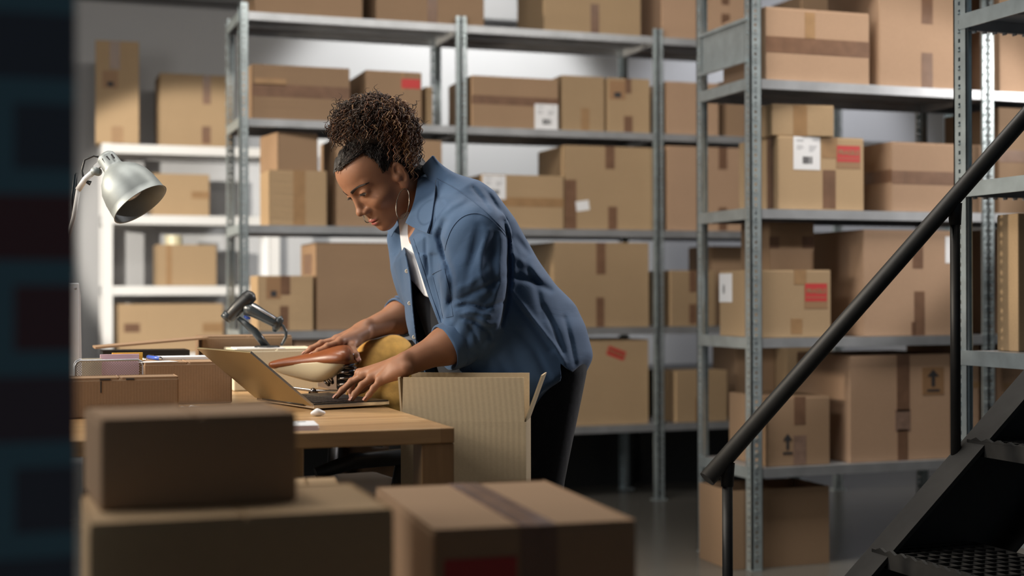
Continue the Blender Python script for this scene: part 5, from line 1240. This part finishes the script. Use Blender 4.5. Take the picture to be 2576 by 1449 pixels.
def fold_field(P):
    px, py = proj(P); s = np.zeros(len(P))
    for pl, am, wd in FOLDS:
        d = np.full(len(P), 1e9); tt = np.zeros(len(P)); n_ = len(pl) - 1
        for k in range(n_):
            (x0, y0), (x1, y1) = pl[k], pl[k + 1]; ex_, ey_ = x1 - x0, y1 - y0; t = np.clip(((px - x0) * ex_ + (py - y0) * ey_) / (ex_ * ex_ + ey_ * ey_), 0, 1)
            q = np.hypot(px - x0 - t * ex_, py - y0 - t * ey_); m = q < d; d = np.where(m, q, d); tt = np.where(m, (k + t) / n_, tt)
        s = s + am * np.exp(-(d / wd) ** 2) * (0.35 + 0.65 * np.sin(np.clip(tt, 0.04, 0.96) * PI) ** 0.5)
    return s * (P[:, 1] < 3.60)
def shirt_sdf(P):
    b = smin(shirt_base(P), chain(P, RSL), 0.03); sl = chain(P, LSL, 0.018); d = smin(b, sl, 0.012)
    m = np.abs(d) < 0.035
    if m.any():
        Q = P[m]; px, py = proj(Q); t = np.clip((py - 560) / 300, 0, 1.2); ns = np.clip((b[m] - sl[m]) / 0.02 + 0.5, 0, 1)      # 1 on the sleeve
        bf = wob(Q * np.array([1, 1, 0.55]), 32) * 0.0030 + wob(Q, 75) * 0.0010 + 0.0020 * ridge(5 * wob(Q, 17) + (px - py) / 60.0)
        bf = bf + 0.004 * np.sin(px / 11.0 + py / 70.0) * np.exp(-((px - 1055) / 70) ** 2) * (py > 640)
        sf = wob(Q, 60) * 0.0012 + 0.0024 * ridge((px + 0.55 * py) / 17.0 + 2.2 * wob(Q, 15)) * np.clip(t * 1.2, 0.2, 1)
        d[m] = d[m] + bf * (1 - ns) + sf * ns + fold_field(Q)
    return d
SV, SF = nets(shirt_sdf, C(955, 405, 3.5) + np.array([-0.06, -0.28, -0.80]), C(1500, 405, 3.5) + np.array([0.03, 0.30, 0.03]), 0.0040)
px, py = proj(SV)
# cut lines: neck hole, front opening, cuffs, hem
wmid = 3.53 - 0.0 * SV[:, 1]
OPEN = [(996, 540), (1006, 572), (1020, 640), (1031, 700), (1037, 770), (1047, 860), (1056, 950), (1064, 1010), (1200, 1010), (1164, 945), (1130, 880), (1104, 815), (1075, 740), (1047, 655), (1026, 590), (1016, 545)]
g_open = np.where(SV[:, 1] < 3.56, -poly_sd(px, py, OPEN), -50) / ppm
g_neck = -(np.linalg.norm((SV - (neck_base + (h2p(np.zeros(3)) - neck_base) * 0.22)), axis=1) - 0.082)
HEM = [(900, 300), (1600, 300), (1560, 870), (1478, 946), (1450, 944), (1424, 925), (1410, 914), (1412, 950), (1398, 1000), (1372, 1035), (1338, 1064), (1285, 1092), (1200, 1110), (1100, 1080), (1000, 1000), (900, 960)]
g_hem = poly_sd(px, py, HEM) / ppm
fl = (l_wr - l_el) / np.linalg.norm(l_wr - l_el); cufl = C(1137, 868, 3.31)
g_cl = np.where(np.linalg.norm(SV - cufl, axis=1) < 0.115, (SV - cufl) @ fl - 0.012, -1)
frr = (r_wr - r_el) / np.linalg.norm(r_wr - r_el); cufr = C(1008, 798, 3.812)
g_cr = np.where(np.linalg.norm(SV - cufr, axis=1) < 0.082, (SV - cufr) @ frr - 0.004, -1)
g_top = -((SV - AX0) @ adir * ppm + 20) / ppm
g = np.maximum.reduce([g_top, g_open, g_neck, g_hem, g_cl, g_cr])
SV2, SF2 = clip_mesh(SV, SF, g)
shirt = obj('shirt', (to_world(SV2), SF2), 'chambray', woman, solid=0.0024); shirt['label'] = 'open blue chambray shirt with rolled sleeves'
shirt.modifiers['solid'].offset = -1
def on_shirt(px_, py_, w0=3.0, lift=0.001, fn=None):
    """walk along the view ray to the garment surface"""
    fn = fn or shirt_sdf; w = w0
    for _ in range(60):
        p = C(px_, py_, w)[None]; w += float(np.clip(fn(p)[0], -0.02, 0.05)) * 0.8
    return C(px_, py_, w - lift)
def seam(name, pts, r=0.0010, mat='chambray', n=6, par=None, lift=0.0006):
    P = []
    if len(pts) > 3 and name != 'pocket_seam':
        for _ in range(2): pts = [pts[0]] + [q for a, b in zip(pts[:-1], pts[1:]) for q in ((.75 * a[0] + .25 * b[0], .75 * a[1] + .25 * b[1]), (.25 * a[0] + .75 * b[0], .25 * a[1] + .75 * b[1]))] + [pts[-1]]
    for (a, b) in zip(pts[:-1], pts[1:]):
        m_ = max(2, int(math.hypot(a[0] - b[0], a[1] - b[1]) / 8))
        for k in range(m_): P.append(on_shirt(a[0] + (b[0] - a[0]) * k / m_, a[1] + (b[1] - a[1]) * k / m_, lift=lift))
    return obj(name, MB().tube([tuple(v) for v in to_world(np.array(P))], r, n), mat, par or shirt)
M['seam'] = cloth('seam_thread', (0.045, 0.084, 0.158))
seam('shoulder_seam', [(1119, 630), (1124, 605), (1138, 570), (1164, 543), (1198, 535), (1226, 545), (1253, 569), (1274, 597)], mat='seam')
seam('placket_seam', [(1040, 600), (1062, 668), (1084, 740), (1112, 820)], mat='seam', r=0.0009)
seam('placket_seam', [(1183, 925), (1200, 946)], mat='seam', r=0.0009)
seam('pocket_seam', [(1087, 690), (1100, 683), (1118, 676), (1130, 730), (1140, 795), (1114, 800), (1106, 760), (1087, 690)], mat='seam', r=0.0008)
seam('yoke_seam', [(1098, 448), (1140, 470), (1190, 505), (1240, 548), (1276, 590)], mat='seam', r=0.0009)
for bx, by in ((1024, 682), (1031, 763), (1042, 848)):
    p = on_shirt(bx, by, lift=0.0008); q = to_world(p[None])[0]
    obj('button', MB().lathe(tuple(q), tuple(-Fv), [(-0.001, 0.0), (-0.001, 0.0050), (0.0014, 0.0052), (0.002, 0.0042), (0.0014, 0.0030), (0.0014, 0.0)], 16), 'button', shirt)
# rolled cuffs
def cuff(cen, axis, r, ln, tilt=0.0):
    a = Vector(to_world(np.array([axis]))[0]).normalized() if False else Vector((axis[0] * cy + axis[1] * sy, -axis[0] * sy + axis[1] * cy, axis[2])).normalized()
    q = to_world(cen[None])[0]; mb = MB(); n = 40; prof = [(-ln, r * 1.00), (-ln * .9, r * 1.05), (-ln * .5, r * 1.06), (-ln * .46, r * 1.02), (-ln * .40, r * 1.07), (0.0, r * 1.05), (0.003, r * 1.0), (0.0, r * .93), (-ln * .5, r * .92)]
    mb.lathe(tuple(q), a, prof, n); r_ = random.Random(5)
    V = np.array(mb.v); c0_ = np.array(q)
    for i in range(len(V)):
        d = V[i] - c0_; k = 1 + 0.035 * math.sin(i % n * 2 * PI / n * 3 + i // n * 0.9) + 0.02 * math.sin(i % n * 2 * PI / n * 7 + i // n)
        al = np.array(a); ax_ = al * (d @ al); V[i] = c0_ + ax_ + (d - ax_) * k
    mb.v = V.tolist(); o = obj('rolled_cuff', mb, 'chambray', shirt, solid=0.0015, subsurf=1); return o
cuff(cufl + fl * 0.020, fl, 0.0535, 0.058); cuff(cufr + frr * 0.010, frr, 0.051, 0.048)
# collar: two folded leaves standing round the neck
def sheet_patch(name, rows, mat, par, th=0.002, sub=2):
    A = np.array(rows); A = np.concatenate([A[:, :1], A[:, :1] * .97 + A[:, 1:2] * .03, A[:, 1:-1], A[:, -1:] * .97 + A[:, -2:-1] * .03, A[:, -1:]], 1); A = np.concatenate([A[:1], A[1:-1], A[-1:] * .96 + A[-2:-1] * .04, A[-1:]], 0); m_, n_ = A.shape[:2]; fs = [(i * n_ + j, i * n_ + j + 1, (i + 1) * n_ + j + 1, (i + 1) * n_ + j) for i in range(m_ - 1) for j in range(n_ - 1)]
    return obj(name, (to_world(A.reshape(-1, 3)), fs), mat, par, solid=th, subsurf=sub)
near_top = [C(1050, 420, 3.56), C(1052, 436, 3.475), C(1047, 470, 3.425), C(1040, 515, 3.400), C(1018, 560, 3.41)]
near_mid = [C(1070, 417, 3.57), C(1078, 434, 3.47), C(1074, 480, 3.38), C(1064, 532, 3.36), C(1042, 574, 3.375)]
near_low = [C(1086, 426, 3.57), on_shirt(1098, 456, lift=0.007), on_shirt(1094, 503, lift=0.009), on_shirt(1087, 555, lift=0.009), on_shirt(1077, 588, lift=0.008)]
near_mid[2:] = [0.5 * a + 0.5 * on_shirt(x_, y_, lift=0.016) for a, (x_, y_) in zip(near_mid[2:], ((1074, 480), (1064, 532), (1044, 576)))]
sheet_patch('collar', [near_top, near_mid, near_low], 'chambray', shirt, th=0.0035)
P_ = [tuple(v) for v in to_world(np.array([0.93 * np.array(a) + 0.07 * np.array(b) + np.array([0, -0.004, 0.001]) for a, b in zip(near_low[1:], near_mid[1:])]))]
obj('collar_seam', MB().tube(P_, 0.0008, 6), 'seam', shirt)
far_top = [C(1052, 418, 3.56), C(1020, 440, 3.62), C(1000, 490, 3.62), C(995, 540, 3.585), C(1004, 566, 3.53)]
far_mid = [C(1060, 420, 3.59), C(1015, 440, 3.66), C(985, 500, 3.66), C(978, 555, 3.61), C(992, 580, 3.53)]
far_low = [C(1066, 430, 3.60), C(1010, 455, 3.68), C(975, 520, 3.68), C(966, 572, 3.62), C(985, 596, 3.53)]
sheet_patch('collar', [far_top, far_mid, far_low], 'chambray', shirt)
# ---------------------------------------------------------------- white undershirt and trousers
def tee_sdf(P):
    d = smin(torso_sdf(P, -0.020), cap(P, C(1105, 490, 3.52), C(1120, 560, 3.52), 0.06, 0.09), 0.04); d = smin(d, cap(P, C(1030, 552, 3.50), C(1056, 650, 3.49), 0.034, 0.045), 0.03); return d + wob(P, 45) * 0.002
TV, TF = nets(tee_sdf, C(955, 440, 3.5) + np.array([-0.06, -0.26, -0.46]), C(1400, 440, 3.5) + np.array([0.03, 0.28, 0.03]), 0.007)
tx, tyy = proj(TV)
TEE = [(1002, 545), (1040, 520), (1330, 400), (1300, 700), (1180, 760), (1090, 752), (1068, 744), (1045, 715), (1022, 690), (1010, 620)]
g_tn = -(np.linalg.norm(TV - (neck_base + (h2p(np.zeros(3)) - neck_base) * 0.10), axis=1) - 0.052)
TV2, TF2 = clip_mesh(TV, TF, np.maximum(poly_sd(tx, tyy, TEE) / ppm, g_tn))
obj('undershirt', (to_world(TV2), TF2), 'tee', woman, solid=0.0015)
def trou(P):
    d = trousers_sdf(P, 0.004); w_ = torso_sdf(P, -0.026); s = (P - AX0) @ adir * ppm
    return smin(d, smax(w_, -(s - 235) / ppm, 0.01), 0.02) + wob(P, 40) * 0.002
BV, BF = nets(trou, C(1000, 700, 3.5) + np.array([-0.12, -0.27, -1.05]), C(1500, 700, 3.5) + np.array([0.02, 0.30, 0.05]), 0.010)
BV, BF = clip_mesh(BV, BF, 0.07 - BV[:, 2])
obj('trousers', (to_world(BV), BF), 'navy', woman, solid=0.002)
M['shoe'] = basic('dark_leather_shoe', (0.02, 0.018, 0.016), 0.5); M['sole'] = basic('rubber_sole', (0.05, 0.05, 0.05), 0.8)
for k, (h, kn, an) in legs.items():
    a3 = np.array([an[0], an[1], 0.0]); dr3 = np.array([-0.97, -0.24, 0]); dr3 /= np.linalg.norm(dr3)
    def shoe(P):
        d = cap(P, a3 + dr3 * -0.035 + np.array([0, 0, .05]), a3 + dr3 * 0.06 + np.array([0, 0, .045]), 0.042, 0.042); d = smin(d, cap(P, a3 + dr3 * 0.06 + np.array([0, 0, .038]), a3 + dr3 * 0.165 + np.array([0, 0, .03]), 0.04, 0.026), 0.03)
        d = smin(d, cap(P, a3 + np.array([0, 0, .06]), a3 + np.array([0, 0, .10]), 0.045, 0.047), 0.02); return smax(d, 0.014 - P[:, 2], 0.004)
    V, Q_ = nets(shoe, a3 + np.array([-0.24, -0.14, -0.01]), a3 + np.array([0.12, 0.12, 0.17]), 0.006)
    so = obj('shoe', (to_world(V), Q_), 'shoe', woman)
    mb = MB(); P_ = []
    for t in range(28):
        a = 2 * PI * t / 28; l_ = 0.065 + 0.13 * math.cos(a); hw_ = 0.040 + 0.006 * math.cos(a - 0.3)
        q = a3 + dr3 * l_ + np.array([-dr3[1], dr3[0], 0]) * hw_ * math.sin(a); P_.append(tuple(to_world(np.array([[q[0], q[1], 0.0008]]))[0]))
    mb.prism(P_, (0, 0, 0.016)); obj('sole', mb, 'sole', so)

# ---------------------------------------------------------------- hair
def hairmat():
    t = NT('curly_hair'); b = t.b; b.inputs['Roughness'].default_value = 0.5; b.inputs['Specular IOR Level'].default_value = 0.35
    at = t.n('ShaderNodeAttribute'); at.attribute_name = 'tone'
    rp = t.n('ShaderNodeValToRGB'); e = rp.color_ramp.elements; e[0].position = 0.0; e[0].color = (0.008, 0.005, 0.004, 1); e[1].position = 1.0; e[1].color = (0.34, 0.20, 0.10, 1)
    m1 = e.new(0.45); m1.color = (0.030, 0.014, 0.008, 1); m2 = e.new(0.8); m2.color = (0.13, 0.05, 0.022, 1)
    t.l(at.outputs['Fac'], rp.inputs[0]); t.l(rp.outputs[0], b.inputs['Base Color']); return t.m
M['hair'] = hairmat(); M['hair_dark'] = basic('dark_hair', (0.009, 0.0065, 0.006), 0.6, bump=0.8, nscale=160, bdist=0.003)
# close hair over the skull, cut along the hairline
def hcap(P):
    d = smin(ell(P, (-0.014, 0, 0.052), (0.1020, 0.0795, 0.0905)), ell(P, (-0.05, 0, -0.01), (0.055, 0.062, 0.055)), 0.03); 
    d = smin(d, ell(P, (0.046, 0, 0.074), (0.0440, 0.0590, 0.0490)), 0.04); return d + 0.0016 * np.sin(P[:, 1] * 260 + 3 * np.sin(P[:, 0] * 60)) + 0.0014 * np.sin(P[:, 2] * 210 + P[:, 0] * 170)
CV, CF = nets(hcap, (-0.13, -0.1, -0.08), (0.11, 0.1, 0.15), 0.0028)
yy_ = np.abs(CV[:, 1]); hl_z = np.interp(CV[:, 0], [-0.07, -0.035, -0.012, 0.006, 0.016, 0.028, 0.044, 0.060, 0.074, 0.1], [-0.055, -0.05, 0.030, 0.036, 0.030, 0.062, 0.100, 0.112, 0.103, 0.1]) + 0.003 * np.sin(CV[:, 0] * 300) + 0.003 * np.sin(CV[:, 1] * 240)
hx_, hy_ = proj(h2p(CV)); HAIRL = [(780, 430), (845, 432), (856, 424), (868, 411), (884, 401), (900, 388), (907, 379), (924, 389), (942, 401), (957, 416), (966, 433), (975, 425), (984, 401), (997, 409), (1012, 404), (1027, 416), (1034, 462), (1046, 470), (1120, 440), (1120, 180), (780, 180)]
g_px = poly_sd(hx_, hy_, HAIRL) / ppm + 0.0012 * np.sin(hx_ * 0.9) + 0.001 * np.sin(hy_ * 1.3 + hx_ * .4); near_ = CV[:, 1] > np.where(CV[:, 0] > 0.02, -0.030, -0.005)
CV2, CF2 = clip_mesh(CV, CF, np.where(near_, g_px, hl_z - CV[:, 2]))
cap_o = obj('hair_cap', (to_world(h2p(CV2)), CF2), 'hair_dark', body)
bun_c = C(945, 318, 3.44); rad = np.array([0.100, 0.092, 0.074])
hr = np.random.default_rng(21)
def bunc(P): return ell(P, bun_c + np.array([0.0, 0, -0.004]), rad * 0.80) + 0.005 * wob(P, 110)
KV, KF = nets(bunc, bun_c - rad * 1.1, bun_c + rad * 1.1, 0.005)
K2 = lambda P: cap(P, C(1000, 330, 3.46), C(1030, 395, 3.47), 0.045, 0.026)
K2V, K2F = nets(K2, C(1000, 330, 3.46) - 0.07, C(1030, 395, 3.47) + np.array([0.05, 0.06, 0.06]), 0.006)
hm = MB().add(to_world(KV).tolist(), KF, True).add(to_world(K2V).tolist(), K2F, True)
obj('hair_core', hm, 'hair_dark', body)
SVs, SFs, tone = [], [], []
def strand(pts, r0, tn, hel, pitch, ph, n=5):
    P = np.array(pts); seg = np.linalg.norm(np.diff(P, axis=0), axis=1); L = np.concatenate([[0], np.cumsum(seg)]); m_ = max(8, int(L[-1] / 0.0032))
    s_ = np.linspace(0, L[-1], m_); Q = np.stack([np.interp(s_, L, P[:, k]) for k in range(3)], 1)
    for _ in range(3): Q[1:-1] = (Q[:-2] + Q[1:-1] * 2 + Q[2:]) / 4
    T = np.gradient(Q, axis=0); T /= np.linalg.norm(T, axis=1)[:, None] + 1e-9
    a = np.cross(T, np.array([0.3, 0.8, 0.52])); a /= np.linalg.norm(a, axis=1)[:, None] + 1e-9; b = np.cross(T, a)
    w = 2 * PI * s_ / pitch + ph; amp = hel * np.clip(s_ / 0.02, 0, 1); Q = Q + (a * np.cos(w)[:, None] + b * np.sin(w)[:, None]) * amp[:, None]
    T = np.gradient(Q, axis=0); T /= np.linalg.norm(T, axis=1)[:, None] + 1e-9; a = np.cross(T, np.array([0.3, 0.8, 0.52])); a /= np.linalg.norm(a, axis=1)[:, None] + 1e-9; b = np.cross(T, a)
    rr = r0 * np.clip(np.minimum(1, (L[-1] - s_) / 0.02 + 0.25), 0, 1); o = sum(len(x) for x in SVs); ring = []
    for k in range(n): ang = 2 * PI * k / n; ring.append(Q + (a * math.cos(ang) + b * math.sin(ang)) * rr[:, None])
    V = np.stack(ring, 1).reshape(-1, 3); SVs.append(V); tone.append(np.full(len(V), tn))
    i = np.arange(m_ - 1)[:, None] * n; k = np.arange(n)[None]; k2 = (np.arange(n)[None] + 1) % n
    SFs.append(np.stack([i + k, i + k2, i + n + k2, i + n + k], -1).reshape(-1, 4) + o)
gath = C(958, 368, 3.46)
for q in range(1500):
    d = hr.normal(size=3); d /= np.linalg.norm(d)
    if d[2] < -0.45: d[2] = -d[2]
    d[1] = d[1] if hr.random() < 0.22 else -abs(d[1])      # more of the locks on the side in view
    d /= np.linalg.norm(d)
    top = bun_c + d * rad * hr.uniform(0.80, 1.06); lean = np.array([d[0], d[1], 0]); lean /= np.linalg.norm(lean) + 1e-9
    back = np.clip((d[0] - 0.05) * 1.3, 0, 1); drop = hr.uniform(0.0, 0.028) * (1 if d[2] < 0.2 else 1.6) + back * hr.uniform(0.0, 0.085)
    swirl = np.cross(d, np.array([0, 1.0, 0.3])) * hr.normal() * 0.022
    end = top + lean * hr.uniform(0.0, 0.016) * (1 - .4 * back) + np.array([0, 0, -drop]) + swirl
    start = gath + (top - gath) * 0.45 + hr.normal(size=3) * 0.010
    big = hr.random()
    strand([start, top + np.array([0, 0, 0.004]) - swirl * 0.4, (top + end) / 2 + lean * 0.006, end], hr.uniform(0.0006, 0.0014), float(np.clip(hr.beta(1.5, 2.8) + 0.08 + (0.30 if back > 0.3 else 0) + (0.5 if hr.random() < 0.035 else 0), 0, 1)),
           hr.uniform(0.0022, 0.0042) if big < .5 else hr.uniform(0.004, 0.0065), hr.uniform(0.013, 0.022) if big < .5 else hr.uniform(0.022, 0.042), hr.uniform(0, 6.28))
for q in range(70):         # flyaways round the outline
    a_ = hr.uniform(-0.3, PI + 0.5); p_ = bun_c + np.array([math.cos(a_) * rad[0], hr.normal() * 0.03, math.sin(a_) * rad[2]]) * 1.0; o_d = np.array([math.cos(a_), 0, math.sin(a_)])
    strand([p_ - o_d * 0.02, p_ + o_d * 0.004, p_ + o_d * hr.uniform(0.006, 0.020) + hr.normal(size=3) * 0.010], hr.uniform(0.0006, 0.0011), float(hr.beta(1.6, 3)), hr.uniform(0.003, 0.006), hr.uniform(0.014, 0.026), hr.uniform(0, 6.28))
for q in range(280):        # loose locks falling behind the ear
    x = hr.uniform(1004, 1054); y0 = hr.uniform(300, 370); w0 = hr.uniform(3.39, 3.48) + (x - 1000) * 0.0012
    strand([C(x - 22, y0 - 22, w0), C(x - 2, y0, w0 - 0.006), C(x + hr.uniform(-5, 5), hr.uniform(372, 422) if x > 1030 else hr.uniform(360, 402), w0)], hr.uniform(0.0006, 0.0013), float(np.clip(hr.beta(2.0, 2.6), 0, 1)), hr.uniform(0.0028, 0.005), hr.uniform(0.014, 0.028), hr.uniform(0, 6.28))
def on_head(px_, py_, lift=0.002):
    w = 3.2
    for _ in range(50):
        p = C(px_, py_, w)[None]; w += float(np.clip(hcap(p2h(p))[0], -0.02, 0.04)) * 0.8
    return C(px_, py_, w - lift)
HL2 = HAIRL[1:17]; HLs = np.array(HL2, float)
for q in range(330):        # hair drawn back from the hairline to the gathering
    t = hr.uniform(0, len(HLs) - 1.001); k = int(t); b_ = HLs[k] + (HLs[k + 1] - HLs[k]) * (t - k) + hr.normal(size=2) * 2.0
    tgt = np.array([hr.uniform(880, 1000), hr.uniform(345, 372)]); tgt = tgt * 0.6 + np.array([b_[0], 352]) * 0.4
    pts = [on_head(*(b_ + (tgt - b_) * s_ + np.array([3 * math.sin(s_ * 6 + q), 0])), lift=0.0015 + 0.004 * s_) for s_ in (0, 0.2, 0.4, 0.65, 0.9)]
    if max(np.linalg.norm(pts[i_ + 1] - pts[i_]) for i_ in range(4)) > 0.05: continue
    strand(pts, hr.uniform(0.0005, 0.0011), float(hr.beta(1.1, 8)), 0.0013, hr.uniform(0.008, 0.018), hr.uniform(0, 6.28), 4)
for q in range(60):         # fine baby hairs on the skin below the hairline
    t = hr.uniform(2, len(HLs) - 3.001); k = int(t); b_ = HLs[k] + (HLs[k + 1] - HLs[k]) * (t - k)
    dn = np.array([hr.normal() * 3, hr.uniform(3, 11)])
    p0, p1, p2 = (on_head(*(b_ + dn * s_), lift=-0.0002) for s_ in (-0.3, 0.4, 1.0))
    if np.linalg.norm(p2 - p0) < 0.03: strand([p0, p1, p2], 0.00035, 0.05, 0.0008, 0.009, hr.uniform(0, 6.28), 4)
hv_ = np.concatenate(SVs); hair = obj('hair', (to_world(hv_), np.concatenate(SFs)), 'hair', body)
at_ = hair.data.attributes.new('tone', 'FLOAT', 'POINT'); at_.data.foreach_set('value', np.concatenate(tone).astype(np.float32)); hair['label'] = 'tied-up dark curls with golden ends'
# hoop earrings
M['hoop'] = basic('dark_silver_hoop', (0.16, 0.14, 0.12), 0.25, 1.0)
for sg in (1, -1):
    cen = C(1013, 513, 3.355) if sg > 0 else C(929, 523, 3.50); n_ = 40; hw_ = 0.0175
    pts = [tuple(to_world((cen + np.array([hw_ * math.sin(2 * PI * k / n_) + 0.004 * math.cos(2 * PI * k / n_), -0.030 * math.sin(2 * PI * k / n_), 0.036 * math.cos(2 * PI * k / n_)]))[None])[0]) for k in range(n_ + 1)]
    obj('hoop_earring', MB().tube(pts, 0.0011, 8, cap=False), 'hoop', body)

# ---------------------------------------------------------------- jacket over the chair
jt = C(985, 880, 3.72)
def jac(P):
    d = smin(ell(P, C(946, 912, 3.74), (0.056, 0.050, 0.062)), ell(P, C(994, 908, 3.74), (0.050, 0.048, 0.063)), 0.03); d = smin(d, cap(P, C(935, 930, 3.72), C(925, 1000, 3.69), 0.045, 0.060), 0.04); d = smin(d, cap(P, C(1012, 930, 3.72), C(1040, 1010, 3.69), 0.036, 0.048), 0.04)
    px, py = proj(P); d = d + 0.010 * ridge((px + 0.25 * py) / 30.0 + 1.6 * wob(P, 14)) * np.clip((py - 890) / 60, 0.12, 1) + 0.006 * wob(P, 28) + 0.003 * ridge(4 * wob(P, 26))
    return d
V, Q_ = nets(jac, C(900, 840, 3.72) + np.array([-0.10, -0.13, -0.28]), C(1080, 840, 3.72) + np.array([0.08, 0.13, 0.05]), 0.006)
tag(obj('suede_jacket', (to_world(V), Q_), 'suede', None, to_world(jt[None])[0]), 'mustard suede jacket hung over the back of the black office chair', 'jacket')
